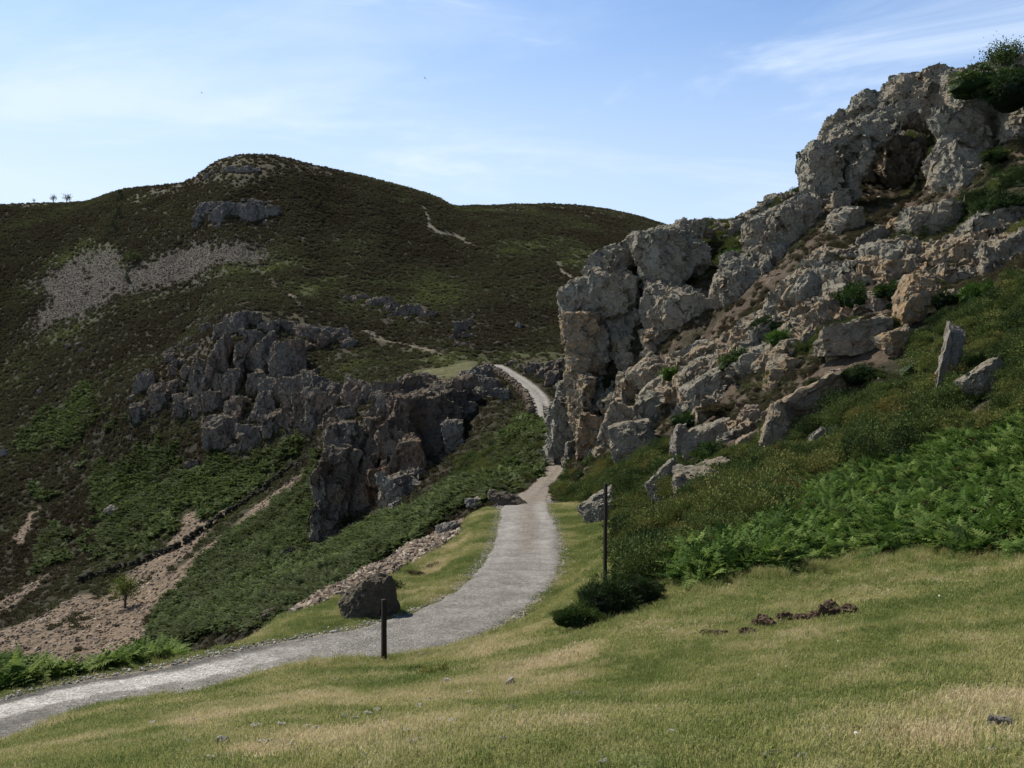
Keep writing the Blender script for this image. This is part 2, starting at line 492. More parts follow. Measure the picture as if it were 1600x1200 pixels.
# close turf: both sides of the track and the brow the photographer stands on
turf_near = ((GY < 19.5)).astype(np.float32)
verge = ZB([(-480,1105),(0,1072),(235,1018),(400,990),(428,968),(460,961),(546,926),(642,879),(720,832),(738,806),(755,796),(820,792),(905,785),(965,792),(975,840),(975,880),(905,925),(870,985),(800,1010),(600,1060),(-480,1400)], 12, 62, jit=3)
Z['turf'] = np.maximum(turf_near, verge)
Z['turf'] = np.maximum(Z['turf'], ((GX > 840) & (GX < 982 + 14 * nw1) & (GY >= 19.5) & (GY < 42)).astype(np.float32))
Z['shelf'] = ZB([(640,582),(700,570),(748,560),(752,575),(738,590),(700,596),(650,594)], 158, 240, jit=4)
fernR = ZB([(1000,905),(1060,870),(1200,830),(1260,760),(1400,725),(1480,690),(1600,655),(2100,560),(2100,880),(1600,872),(1450,862),(1300,882),(1200,890),(1100,915)], 14.5, 60, jit=10)
Z['fernR'] = fernR
Z['turf'] = np.where((fernR > 0.5), 0, Z['turf'])
Z['slope'] = np.where((Z['turf'] > 0.5) | (fernR > 0.5) | ((GX < 905) & (GY > 55)), 0, Z['slope'])
Z['rockface'] = np.maximum.reduce([
    ZB([(925,700),(880,560),(868,470),(900,420),(1010,350),(1240,270),(1340,140),(1480,90),(2120,-40),(2120,300),(1600,330),(1480,370),(1340,380),(1280,410),(1200,470),(1100,540),(1030,580),(960,690)], 70, 100, jit=10),
    ZB([(495,830),(500,690),(540,660),(470,640),(420,700),(330,715),(310,660),(210,655),(250,560),(340,500),(380,484),(480,510),(560,540),(480,590),(600,606),(730,590),(735,640),(690,700),(600,800)], 110, 262, jit=6),
    ZB([(300,315),(430,312),(430,350),(310,360)], 340, 430, jit=5),
    ZB([(530,465),(680,480),(680,505),(600,510),(540,480)], 225, 330, jit=5),
    ZB([(700,500),(745,490),(745,540),(705,545)], 215, 300, jit=5),
])

# ---- small relief
big = fbm(NPX / 7.0, 4, 11).reshape(GX.shape)
fine = fbm(NPX / 1.1, 4, 21).reshape(GX.shape)
amp_far = sstep(60, 150, GY)
offroad = sstep(1.0, 1.9, ROADD)
WZ += offroad * (amp_far * 0.55 * big + (0.030 + 0.02 * (1 - Z['turf'])) * fine + 0.05 * (1 - amp_far) * big * sstep(3, 9, GY))
WZ += offroad * Z['rockface'] * 0.8 * nw1 + offroad * Z['slope'] * 0.45 * sstep(26, 40, GY) * fbm(NPX / 2.6, 4, 31).reshape(GX.shape)
# trim the crown of the track so that the sheet lies above the ground
GPY = CY - F * WZ / GY


def ray(px, py, y0=0.0, y1=1e9):
    """first ground hit along the sight line through a photo pixel -> Vector or None"""
    c = np.interp(px, gx, np.arange(NX))
    i = int(c); t = c - i
    i1 = min(i + 1, NX - 1)
    col = GPY[:, i] * (1 - t) + GPY[:, i1] * t
    Ys = GY[:, 0]
    hit = np.nonzero((col <= py) & (Ys >= y0) & (Ys <= y1))[0]
    if not len(hit):
        return None
    k = hit[0]
    if k == 0 or Ys[k - 1] < y0:
        return P(px, py, Ys[k])
    f = (col[k - 1] - py) / max(1e-6, col[k - 1] - col[k])
    return P(px, py, Ys[k - 1] + f * (Ys[k] - Ys[k - 1]))


def ground_z(x, y):
    """ground level under plan points"""
    x = np.atleast_1d(np.asarray(x, float)); y = np.atleast_1d(np.asarray(y, float))
    u = np.clip((x / y * F + CX - gx[0]) / (gx[1] - gx[0]), 0, NX - 1.001)
    v = np.clip((np.log(y) - gs[0]) / (gs[1] - gs[0]), 0, NS - 1.001)
    i, j = u.astype(int), v.astype(int)
    a, b = u - i, v - j
    return (WZ[j, i] * (1 - a) + WZ[j, i + 1] * a) * (1 - b) + (WZ[j + 1, i] * (1 - a) + WZ[j + 1, i + 1] * a) * b
# ------------------------------------------------------------------ materials
def mat(name):
    m = bpy.data.materials.new(name)
    m.use_nodes = True
    t = m.node_tree
    t.nodes.clear()
    out = nn(t, 'ShaderNodeOutputMaterial')
    b = nn(t, 'ShaderNodeBsdfPrincipled', inp={'Roughness': 0.92, 'Specular IOR Level': 0.1})
    t.links.new(b.outputs[0], out.inputs[0])
    return m, t, b, out


def mixrgb(t, fac, a, b, blend='MIX'):
    n = nn(t, 'ShaderNodeMix', data_type='RGBA', blend_type=blend)
    for k, v in (('Factor', fac), ('A', a), ('B', b)):
        if isinstance(v, (int, float)):
            n.inputs[k].default_value = v
        elif isinstance(v, tuple):
            n.inputs[k].default_value = (*v, 1)
        else:
            t.links.new(v, n.inputs[k])
    return n.outputs['Result']


def noise_tex(t, vec, scale, detail=5, rough=0.6, dist=0.0):
    n = nn(t, 'ShaderNodeTexNoise', inp={'Scale': scale, 'Detail': detail, 'Roughness': rough, 'Distortion': dist})
    t.links.new(vec, n.inputs['Vector'])
    return n.outputs['Fac']


def maprange(t, v, a, b, c=0.0, d=1.0):
    n = nn(t, 'ShaderNodeMapRange', interpolation_type='SMOOTHSTEP', inp={1: a, 2: b, 3: c, 4: d})
    t.links.new(v, n.inputs[0])
    return n.outputs[0]


def mth(t, op, a, b=0.0, clamp=False):
    n = nn(t, 'ShaderNodeMath', operation=op, use_clamp=clamp)
    for i, v in enumerate((a, b)):
        if isinstance(v, (int, float)):
            n.inputs[i].default_value = v
        else:
            t.links.new(v, n.inputs[i])
    return n.outputs[0]


def bump(t, b, h, strength, dist, prev=None):
    n = nn(t, 'ShaderNodeBump', inp={'Strength': strength, 'Distance': dist})
    t.links.new(h, n.inputs['Height'])
    if prev is not None:
        t.links.new(prev, n.inputs['Normal'])
    t.links.new(n.outputs[0], b.inputs['Normal'])
    return n.outputs[0]


def ground_mat(name, scale, bstr, bdist):
    m, t, b, out = mat(name)
    a = nn(t, 'ShaderNodeAttribute', attribute_name='cover')
    g = nn(t, 'ShaderNodeNewGeometry')
    n1 = noise_tex(t, g.outputs['Position'], scale, 6, 0.65)
    n2 = noise_tex(t, g.outputs['Position'], scale * 0.21, 5, 0.6)
    v = mth(t, 'MULTIPLY', maprange(t, n1, 0.25, 0.75, 0.55, 1.45), maprange(t, n2, 0.25, 0.75, 0.72, 1.28))
    col = nn(t, 'ShaderNodeVectorMath', operation='SCALE')
    t.links.new(a.outputs['Color'], col.inputs[0])
    t.links.new(v, col.inputs['Scale'])
    t.links.new(col.outputs[0], b.inputs['Base Color'])
    bump(t, b, n1, bstr, bdist)
    return m


M = {}
M['ground'] = ground_mat('turf_soil', 9.0, 0.6, 0.03)
M['hill'] = ground_mat('heath_soil', 1.3, 0.9, 0.35)
M['slope'] = ground_mat('stony_soil', 3.2, 0.9, 0.12)


def rock_mat(name, grey, warm, pale, scale, warm_amt, moss=0.0, mosscol=(0.05, 0.055, 0.025)):
    """scale: metres of the main blocks"""
    m, t, b, out = mat(name)
    g = nn(t, 'ShaderNodeNewGeometry')
    pos = g.outputs['Position']
    mp = nn(t, 'ShaderNodeMapping')
    mp.inputs['Rotation'].default_value = (0.5, 0.75, 0.2)
    mp.inputs['Scale'].default_value = (1, 1, 2.6)
    t.links.new(pos, mp.inputs[0])
    beds = noise_tex(t, mp.outputs[0], 1.1 / scale, 7, 0.68, 0.4)
    med = noise_tex(t, pos, 2.6 / scale, 7, 0.7)
    big_ = noise_tex(t, pos, 0.32 / scale, 3, 0.5)
    fin = noise_tex(t, pos, 9.0 / scale, 6, 0.72)
    at = nn(t, 'ShaderNodeAttribute', attribute_name='tint')
    wf = mth(t, 'ADD', mth(t, 'MULTIPLY', maprange(t, big_, 0.42, 0.66), warm_amt), at.outputs['Fac'])
    wf = mth(t, 'MULTIPLY', wf, maprange(t, med, 0.3, 0.62), True)
    col = mixrgb(t, wf, grey, warm)
    lich = maprange(t, fin, 0.55, 0.72)
    col = mixrgb(t, mth(t, 'MULTIPLY', lich, 0.55), col, pale)
    dark = maprange(t, beds, 0.50, 0.30)
    col = mixrgb(t, mth(t, 'MULTIPLY', dark, 0.6), col, tuple(c * 0.38 for c in grey))
    vr = nn(t, 'ShaderNodeTexVoronoi', feature='DISTANCE_TO_EDGE', inp={'Scale': 0.85 / scale, 'Randomness': 1.0})
    wv = nn(t, 'ShaderNodeVectorMath', operation='ADD')
    nz = nn(t, 'ShaderNodeTexNoise', inp={'Scale': 1.2 / scale, 'Detail': 4.0})
    t.links.new(pos, nz.inputs['Vector'])
    sc = nn(t, 'ShaderNodeVectorMath', operation='SCALE', inp={'Scale': 1.1 * scale})
    t.links.new(nz.outputs['Color'], sc.inputs[0])
    t.links.new(mp.outputs[0], wv.inputs[0])
    t.links.new(sc.outputs[0], wv.inputs[1])
    t.links.new(wv.outputs[0], vr.inputs['Vector'])
    crack = maprange(t, vr.outputs['Distance'], 0.0, 0.07)
    if moss > 0:
        sp = nn(t, 'ShaderNodeSeparateXYZ')
        t.links.new(g.outputs['Normal'], sp.inputs[0])
        up = mth(t, 'MULTIPLY', maprange(t, sp.outputs['Z'], 0.45, 0.85), maprange(t, med, 0.62, 0.38))
        col = mixrgb(t, mth(t, 'MULTIPLY', up, moss), col, mosscol)
    t.links.new(col, b.inputs['Base Color'])
    h = mth(t, 'ADD', mth(t, 'MULTIPLY', med, 0.9), mth(t, 'MULTIPLY', beds, 0.8))
    n1 = bump(t, b, h, 1.0, 0.42 * scale)
    n2 = bump(t, b, crack, 0.6, 0.22 * scale, n1)
    bump(t, b, fin, 1.0, 0.11 * scale, n2)
    return m


M['crag'] = rock_mat('limey_grey_crag_rock', (0.28, 0.265, 0.215), (0.39, 0.26, 0.14), (0.60, 0.57, 0.48), 1.0, 0.34, 0.0)
M['palecliff'] = rock_mat('pale_cliff_rock', (0.255, 0.235, 0.20), (0.34, 0.22, 0.13), (0.50, 0.47, 0.40), 1.6, 0.3, 0.3)
M['mossy'] = rock_mat('mossy_wall_stone', (0.05, 0.046, 0.036), (0.06, 0.05, 0.035), (0.10, 0.095, 0.08), 0.6, 0.3, 0.95, (0.022, 0.030, 0.010))
M['cliff'] = rock_mat('weathered_cliff_rock', (0.195, 0.172, 0.142), (0.28, 0.175, 0.11), (0.46, 0.42, 0.35), 2.0, 0.5, 0.55)
M['farrock'] = rock_mat('far_hill_rock', (0.17, 0.155, 0.135), (0.22, 0.17, 0.13), (0.42, 0.40, 0.36), 3.0, 0.3, 0.3)
M['boulder'] = rock_mat('boulder_rock', (0.24, 0.225, 0.20), (0.34, 0.25, 0.17), (0.46, 0.44, 0.40), 0.45, 0.5, 0.0)
M['darkboulder'] = rock_mat('dark_boulder_rock', (0.125, 0.110, 0.085), (0.18, 0.135, 0.095), (0.30, 0.28, 0.225), 0.4, 0.4, 0.0)
M['whitestone'] = rock_mat('pale_stone', (0.42, 0.40, 0.36), (0.45, 0.37, 0.28), (0.62, 0.60, 0.56), 0.12, 0.5, 0.0)


def instancer_mat(name, stops, transl=0.0, rough=0.75, jitter=0.35):
    """leafy stuff: colour from a per-plant value 'tint' through stops, plus per-leaf jitter"""
    m, t, b, out = mat(name)
    at = nn(t, 'ShaderNodeAttribute', attribute_name='tint', attribute_type='INSTANCER')
    lf = nn(t, 'ShaderNodeAttribute', attribute_name='leaf')
    r = ramp(t, stops)
    fac = mth(t, 'ADD', at.outputs['Fac'], mth(t, 'MULTIPLY', mth(t, 'SUBTRACT', lf.outputs['Fac'], 0.5), jitter), True)
    t.links.new(fac, r.inputs[0])
    b.inputs['Roughness'].default_value = rough
    t.links.new(r.outputs[0], b.inputs['Base Color'])
    if transl:
        tr = nn(t, 'ShaderNodeBsdfTranslucent')
        t.links.new(r.outputs[0], tr.inputs[0])
        mx = nn(t, 'ShaderNodeMixShader', inp={0: transl})
        t.links.new(b.outputs[0], mx.inputs[1])
        t.links.new(tr.outputs[0], mx.inputs[2])
        t.links.new(mx.outputs[0], out.inputs[0])
    return m


def leaf_mat(name, stops, transl=0.25, rough=0.7):
    """a single plant's foliage: colour by its per-leaf value"""
    m, t, b, out = mat(name)
    lf = nn(t, 'ShaderNodeAttribute', attribute_name='leaf')
    r = ramp(t, stops)
    t.links.new(lf.outputs['Fac'], r.inputs[0])
    b.inputs['Roughness'].default_value = rough
    t.links.new(r.outputs[0], b.inputs['Base Color'])
    tr = nn(t, 'ShaderNodeBsdfTranslucent')
    t.links.new(r.outputs[0], tr.inputs[0])
    mx = nn(t, 'ShaderNodeMixShader', inp={0: transl})
    t.links.new(b.outputs[0], mx.inputs[1])
    t.links.new(tr.outputs[0], mx.inputs[2])
    t.links.new(mx.outputs[0], out.inputs[0])
    return m


def bark_mat(name, c):
    m, t, b, out = mat(name)
    g = nn(t, 'ShaderNodeNewGeometry')
    n = noise_tex(t, g.outputs['Position'], 7.0, 5, 0.65)
    t.links.new(mixrgb(t, n, tuple(x * 0.5 for x in c), tuple(x * 1.5 for x in c)), b.inputs['Base Color'])
    bump(t, b, n, 0.8, 0.02)
    return m


M['bark'] = bark_mat('bark', (0.09, 0.075, 0.06))

# ------------------------------------------------------------------ ground sheets
def lerp3(a, b, f):
    return a * (1 - f[..., None]) + np.array(b)[None, None] * f[..., None]


cov = np.zeros(GX.shape + (3,))
cov[:] = (0.019, 0.017, 0.010)                                             # heather and peat
v1 = fbm(NPX / 28.0, 4, 41).reshape(GX.shape)
v2 = fbm(NPX / 9.0, 4, 43).reshape(GX.shape)
cov = lerp3(cov, (0.022, 0.024, 0.010), sstep(-0.05, 0.45, v1) * 0.8)
cov = lerp3(cov, (0.024, 0.023, 0.011), sstep(0.1, 0.5, v2) * 0.5)
cov = lerp3(cov, (0.075, 0.068, 0.036), blur(Z['summit'], 4) * (0.55 + 0.45 * v2))
cov = lerp3(cov, (0.046, 0.058, 0.018), blur(Z['greenpatch'], 6) * (0.7 + 0.4 * v2))
cov = lerp3(cov, (0.022, 0.034, 0.012), blur(Z['fern'], 2) * 0.95)
cov = lerp3(cov, (0.060, 0.052, 0.044), blur(Z['scree'], 14) * (0.92 + 0.1 * v2))
cov = lerp3(cov, (0.150, 0.113, 0.081), blur(Z['tan'], 1) * (0.9 + 0.2 * v2))
cov = lerp3(cov, (0.155, 0.135, 0.105), blur(Z['path'], 1))
cov = lerp3(cov, (0.042, 0.036, 0.026), blur(Z['rockface'], 1) * 0.9)
slope_rock = lerp3(np.full(GX.shape + (3,), 0.0) + np.array((0.062, 0.047, 0.034)), (0.024, 0.023, 0.012), sstep(-0.2, 0.3, fbm(NPX / 3.0, 4, 47).reshape(GX.shape)))
sm = blur(Z['slope'], 1)[..., None]
cov = cov * (1 - sm) + slope_rock * sm
cov = lerp3(cov, (0.020, 0.026, 0.010), blur(Z['fernR'], 1))
# turf: green sward with worn, straw coloured and bare patches
t1 = fbm(NPX / np.array([2.4, 1.6, 1]), 5, 51).reshape(GX.shape)
t2 = fbm(NPX / 0.5, 3, 53).reshape(GX.shape)
STRAWP = np.maximum.reduce([
    ZB([(690,1035),(760,1010),(900,1005),(980,1012),(940,1035),(860,1050),(740,1048)], 10, 26, jit=9),
    ZB([(1130,1010),(1230,985),(1330,975),(1400,985),(1280,1010),(1180,1025)], 7, 20, jit=7),
    ZB([(1450,1090),(1600,1075),(2100,1060),(2100,1110),(1600,1112)], 4, 14, jit=6),
    ZB([(250,1110),(420,1085),(640,1090),(760,1110),(640,1160),(430,1190),(250,1150)], 3, 19, jit=14),
    ZB([(930,1085),(1100,1070),(1230,1075),(1060,1100)], 5, 13, jit=8),
    ZB([(1000,985),(1090,955),(1180,965),(1100,1000)], 10, 22, jit=8),
    ZB([(650,900),(700,860),(735,815),(750,800),(765,800),(740,835),(705,880)], 30, 60, jit=3) * 0.8,
])
straw = np.clip(0.28 * fbm(NPX / 0.28, 3, 59).reshape(GX.shape) + blur(STRAWP, 12) * (0.62 + 0.9 * t1) + sstep(-0.1, 0.42, t1) * 0.62 + 0.55 * t2 * (0.5 + blur(STRAWP, 12)), 0, 1)
sf = sstep(0, 0.9, 1 - np.clip((GPY - 1120) / 90, 0, 1))
turfc = lerp3(np.zeros(GX.shape + (3,)) + np.array((0.105, 0.115, 0.045)), (0.235, 0.20, 0.12), straw)
bare = sstep(0.33, 0.55, fbm(NPX / 0.8, 4, 57).reshape(GX.shape)) * 0.55 * sstep(0.1, 0.5, straw)
turfc = lerp3(turfc, (0.27, 0.225, 0.175), bare)
tm = blur(Z['turf'], 2)[..., None]
cov = cov * (1 - tm) + turfc * tm
RUBC = zone([(428,968),(455,948),(505,917),(570,879),(640,840),(700,812),(728,812),(724,830),(642,880),(546,927),(460,962)], 28, 63, jit=3)
cov = lerp3(cov, (0.24, 0.19, 0.145), blur(RUBC, 2))
cov = lerp3(cov, (0.080, 0.080, 0.036), blur(Z['shelf'], 3))
# worn shoulders of the track
cov = lerp3(cov, (0.20, 0.175, 0.14), (1 - sstep(0.98, 1.16, ROADD + 0.10 * nw1)) * 0.95)

V = np.stack([WX, GY, WZ], -1).reshape(-1, 3)
CV = np.clip(cov.reshape(-1, 3), 0.004, 0.8)
ii = np.arange(NX * NS).reshape(NS, NX)
FQ = np.stack([ii[:-1, :-1], ii[:-1, 1:], ii[1:, 1:], ii[1:, :-1]], -1)
fx, fy = GX[:-1, :-1], GY[:-1, :-1]
klass = np.zeros(fx.shape, int)                                             # 0 turf
klass[(fx > 905) & (fy > 19.5) & (fy <= 130)] = 1                            # slope under the crag
klass[(fy > 62) & (fx <= 905) & (fy <= 215)] = 2
klass[(fy > 24) & (fx <= 905) & (fy <= 62) & (verge[:-1, :-1] < 0.5) & (fx < 800)] = 2
klass[(fx > 905) & (Z['turf'][:-1, :-1] > 0.5)] = 0
klass[(fy > 215) | ((fx > 905) & (fy > 130))] = 3
for k, nm, mk, sm_ in ((0, 'ground', 'ground', True), (1, 'hillside_slope', 'slope', True), (2, 'valley_slope', 'hill', True), (3, 'hill', 'hill', True)):
    fsel = FQ[klass == k]
    used, inv = np.unique(fsel, return_inverse=True)
    vv, ff, cc = V[used], inv.reshape(-1, 4), CV[used]
    if k == 0:                                                              # the brow goes on behind and to both sides of the photographer
        ax_, ay_ = np.meshgrid(np.arange(-34, 34.1, 0.5), np.arange(-26, 16.1, 0.5))
        az_ = ground_z(ax_.ravel(), np.maximum(ay_.ravel(), 1.75)).reshape(ax_.shape) - 0.015 + 0.015 * fbm(np.stack([ax_.ravel(), ay_.ravel(), 0 * ax_.ravel()], 1) / 1.3, 3, 21).reshape(ax_.shape)
        az_ += np.minimum(0, ay_ - 1.75) * -0.10
        inside = (ay_ > 2.6) & (ax_ / np.maximum(ay_, 0.1) * F + CX > gx[0] + 120) & (ax_ / np.maximum(ay_, 0.1) * F + CX < gx[-1] - 120)
        jj = np.arange(ax_.size).reshape(ax_.shape)
        fq = np.stack([jj[:-1, :-1], jj[:-1, 1:], jj[1:, 1:], jj[1:, :-1]], -1).reshape(-1, 4)
        fq = fq[~inside.ravel()[fq].all(1)]
        tn_ = sstep(-0.1, 0.5, fbm(np.stack([ax_.ravel(), ay_.ravel(), 0 * ax_.ravel()], 1) / 2.4, 4, 51))[:, None]
        vv = np.concatenate([vv, np.stack([ax_, ay_, az_], -1).reshape(-1, 3)])
        ff = np.concatenate([ff, fq + len(used)])
        cc = np.concatenate([cc, np.array((0.115, 0.125, 0.048)) * (1 - tn_) + np.array((0.22, 0.19, 0.11)) * tn_])
    me = mesh_np(nm, vv, ff, sm_)
    fattr(me, 'cover', cc)
    tag(link(nm, me, M[mk]), kind='structure')

# ------------------------------------------------------------------ the track
def road_mat():
    m, t, b, out = mat('pale_gravel')
    g = nn(t, 'ShaderNodeNewGeometry')
    a = nn(t, 'ShaderNodeAttribute', attribute_name='cover')
    n1 = noise_tex(t, g.outputs['Position'], 11.0, 8, 0.82)
    n2 = noise_tex(t, g.outputs['Position'], 1.6, 5, 0.6)
    vo = nn(t, 'ShaderNodeTexVoronoi', inp={'Scale': 22.0})
    t.links.new(g.outputs['Position'], vo.inputs['Vector'])
    v = mth(t, 'MULTIPLY', maprange(t, n1, 0.3, 0.7, 0.45, 1.45), maprange(t, n2, 0.3, 0.7, 0.80, 1.18))
    sc = nn(t, 'ShaderNodeVectorMath', operation='SCALE')
    t.links.new(a.outputs['Color'], sc.inputs[0])
    t.links.new(v, sc.inputs['Scale'])
    t.links.new(sc.outputs[0], b.inputs['Base Color'])
    n = bump(t, b, vo.outputs['Distance'], 1.0, 0.04)
    bump(t, b, n1, 1.0, 0.05, n)
    return m


def build_road():
    seg = np.diff(RC[:, :2], axis=0)
    L = np.concatenate([[0], np.cumsum(np.linalg.norm(seg, axis=1))])
    step = np.concatenate([np.arange(0, 62, 0.10), np.arange(62, L[-1], 0.5)])
    c = np.stack([np.interp(step, L, RC[:, a]) for a in range(4)], 1)
    tg = np.gradient(c[:, :2], axis=0)
    tg /= np.linalg.norm(tg, axis=1)[:, None]
    nr = np.stack([tg[:, 1], -tg[:, 0]], 1)                        # to the right of travel
    K = 41
    u = np.linspace(-1, 1, K)
    e1 = 0.16 * fbm(np.stack([step / 0.9, step * 0, step * 0], 1), 4, 61) + 0.12 * fbm(np.stack([step / 5, step * 0 + 5, step * 0], 1), 2, 62)
    e2 = 0.16 * fbm(np.stack([step / 0.9, step * 0 + 9, step * 0], 1), 4, 63) + 0.12 * fbm(np.stack([step / 5, step * 0 + 3, step * 0], 1), 2, 64)
    off = np.where(u[None] < 0, u[None] * (c[:, 3:4] + e1[:, None]), u[None] * (c[:, 3:4] + e2[:, None]))
    x = c[:, :1] + nr[:, :1] * off
    y = c[:, 1:2] + nr[:, 1:2] * off
    p = np.stack([x.ravel(), y.ravel(), 0 * x.ravel()], 1)
    z = np.repeat(c[:, 2], K) + 0.012 * fbm(p / 0.35, 3, 65) + 0.03 * fbm(p / 1.7, 3, 66)
    uu = np.tile(u, len(c))
    dist = np.repeat(c[:, 1], K)
    z += 0.02 - 0.09 * np.maximum(0, np.abs(uu) - 0.82) / 0.18 + 0.035 * np.exp(-(uu / 0.25) ** 2) * sstep(36, 46, dist)
    v = np.column_stack([p[:, :2], z])
    i = np.arange(len(v)).reshape(len(c), K)
    f = np.stack([i[:-1, :-1], i[:-1, 1:], i[1:, 1:], i[1:, :-1]], -1).reshape(-1, 4)
    me = mesh_np('track', v, f)
    base = np.array((0.25, 0.24, 0.222))[None] * np.ones((len(v), 1))
    w = fbm(p / np.array([1.2, 1.2, 1]), 4, 67)
    base *= (1 + 0.16 * w)[:, None]
    # a whiter washed strip where the fine stuff has been worn off, and a darker rough edge beside it
    s = np.repeat(step, K)
    nearw = 1 - sstep(20.0, 22.5, dist)
    strip = sstep(0.42, 0.62, np.exp(-((uu - (-0.30 + 0.10 * w)) / 0.34) ** 2) + 0.32 * fbm(p / np.array([0.5, 0.5, 1]), 4, 68)) * nearw
    base = base * (1 - strip[:, None]) + np.array((0.52, 0.50, 0.47)) * strip[:, None]
    ed = sstep(-0.52, -0.72, uu + 0.10 * w) * (1 - sstep(20.5, 23.5, dist)) * 1.1 + np.exp(-((uu - 0.28) / 0.22) ** 2) * (1 - sstep(16.5, 18.5, dist)) * 0.8
    base *= (1 - 0.42 * np.clip(ed, 0, 1))[:, None]
    wheel = (np.exp(-((np.abs(uu) - 0.55) / 0.22) ** 2)) * sstep(26, 40, dist)
    base *= (1 + 0.22 * wheel)[:, None]
    # tan earth down the middle further on, and a tan worn stretch at the dip
    mid = np.exp(-((uu - 0.05) / 0.25) ** 2) * sstep(30, 44, dist) * (1 - sstep(58, 62, dist)) * np.clip(0.75 + 0.8 * w, 0, 1)
    dip = sstep(56, 59, dist + 2 * w) * (1 - sstep(90, 100, dist))
    tanf = np.clip(mid * 0.8 + dip * 0.85, 0, 1)[:, None]
    base = base * (1 - tanf) + np.array((0.225, 0.19, 0.157)) * tanf
    fattr(me, 'cover', base)
    tag(link('track', me, road_mat()), kind='structure')


build_road()
# ------------------------------------------------------------------ rock
_ico = {}


def ico(k):
    if k not in _ico:
        bm = bmesh.new()
        bmesh.ops.create_icosphere(bm, subdivisions=k, radius=1)
        v = np.array([x.co[:] for x in bm.verts])
        f = np.array([[a.index for a in x.verts] for x in bm.faces])
        bm.free()
        _ico[k] = (v / np.linalg.norm(v, axis=1)[:, None], f)
    return _ico[k]


def rock_np(c, R, rot=None, seed=0, sub=4, npl=8, sharp=24, steps=0.16, rough=0.08, detail=1.0, facet=False):
    """one broken block of rock: a rounded polytope, stepped along its joints, then roughened"""
    r_ = np.random.default_rng(seed)
    n, f = ico(sub)
    R = np.array(R, float)
    N = r_.normal(size=(npl, 3))
    N /= np.linalg.norm(N, axis=1)[:, None]
    ax = np.concatenate([np.eye(3), -np.eye(3)]) + r_.normal(size=(6, 3)) * 0.16
    ax /= np.linalg.norm(ax, axis=1)[:, None]
    N = np.concatenate([ax, N])
    d = np.concatenate([r_.uniform(0.78, 0.98, 6), r_.uniform(0.72, 1.05, npl)])
    t = n @ N.T
    inv = np.where(t > 0.06, d / np.maximum(t, 0.06), 9.0)
    r = -np.log(np.exp(-sharp * inv).sum(1)) / sharp
    rm = float(np.cbrt(R.prod()))
    p = n * r[:, None] * R
    q = p / rm
    so = r_.uniform(0, 50, 3)
    w = 0.18 * np.stack([vnoise(q * 2.2 + so + 7 * a, seed) for a in range(3)], 1)
    disp = 0.0
    for size, a in ((0.62, 1.0), (0.30, 0.55), (0.15, 0.28)):
        g = np.floor((q + w) / (size * np.array([1.0, 1.0, 0.62])) + so).astype(np.int64)
        disp = disp + a * steps * (hash01(g[:, 0], g[:, 1], g[:, 2], seed) - 0.5)
    rid = 1 - np.abs(fbm(q * 2.1 + so, 4, seed + 3, 0.55)) * 2.2
    disp = disp + rough * (rid - 0.6) + rough * 0.5 * detail * fbm(q * 8.5 + so, 3, seed + 5, 0.6)
    p = p + n * (disp * rm)[:, None]
    if facet and sub > 3:
        B = np.array(Euler(r_.uniform(-0.5, 0.5, 3)).to_matrix())
        for fs, am in ((0.75, 0.8), (0.32, 0.7)):
            no = grid_normals(p, f)
            p = planarise(p, no, p @ B, np.array([1.0, 0.85, 0.55]) * fs * rm, am, 0.16, seed % 9973 + int(fs * 100), 0.12)
    if rot is not None:
        p = p @ np.array(rot).T
    return p + np.array(c), f


def tiltrot(tilt, seed, yaw=22, pitch=12):
    r_ = np.random.default_rng(seed + 999)
    return np.array(Matrix.Rotation(math.radians(tilt), 3, 'Y') @ Matrix.Rotation(math.radians(r_.uniform(-yaw, yaw)), 3, 'Z')
                    @ Matrix.Rotation(math.radians(r_.uniform(-pitch, pitch)), 3, 'X'))


def facets(b, size, w, k, step, tilt, seed, worley=False):
    """broken faces: every cell gets a level of its own and a tilt of its own"""
    q = b / (np.array(size) * k) + w
    if not worley:
        g = np.floor(q)
        loc = q - g - 0.5
        G = g.astype(np.int64)
    else:
        base = np.floor(q - 0.5).astype(np.int64)
        best = np.full(len(q), 1e9)
        G = base.copy()
        loc = np.zeros_like(q)
        for i in (0, 1):
            for j in (0, 1):
                for l in (0, 1):
                    c = base + np.array([i, j, l])
                    pt = np.stack([hash01(c[:, 0], c[:, 1], c[:, 2], seed + 30 + a) for a in range(3)], 1) * 0.8 + 0.1 + c
                    dv = q - pt
                    d2 = (dv ** 2).sum(1)
                    m = d2 < best
                    best[m] = d2[m]; G[m] = c[m]; loc[m] = dv[m]
    h = [hash01(G[:, 0], G[:, 1], G[:, 2], seed + a) - 0.5 for a in range(4)]
    sm = min(size) * k
    return sm * (2 * step * h[0] + 2 * tilt * (loc[:, 0] * h[1] + loc[:, 1] * h[2] + loc[:, 2] * h[3]) * 1.4)


def cells(q, seed):
    """nearest of jittered lattice points: cell index and how far inside the cell (second minus first distance)"""
    base = np.floor(q).astype(np.int64)
    d1 = np.full(len(q), 1e9); d2 = d1.copy()
    G = base.copy()
    for i in (-1, 0, 1):
        for j in (-1, 0, 1):
            for l in (-1, 0, 1):
                c = base + np.array([i, j, l])
                dd = 0.0
                for a in range(3):
                    dd = dd + (q[:, a] - c[:, a] - 0.1 - 0.8 * hash01(c[:, 0], c[:, 1], c[:, 2], seed + 30 + a)) ** 2
                m = dd < d1
                d2 = np.where(m, d1, np.minimum(d2, dd))
                d1 = np.where(m, dd, d1)
                G[m] = c[m]
    return G, np.sqrt(d2) - np.sqrt(d1)


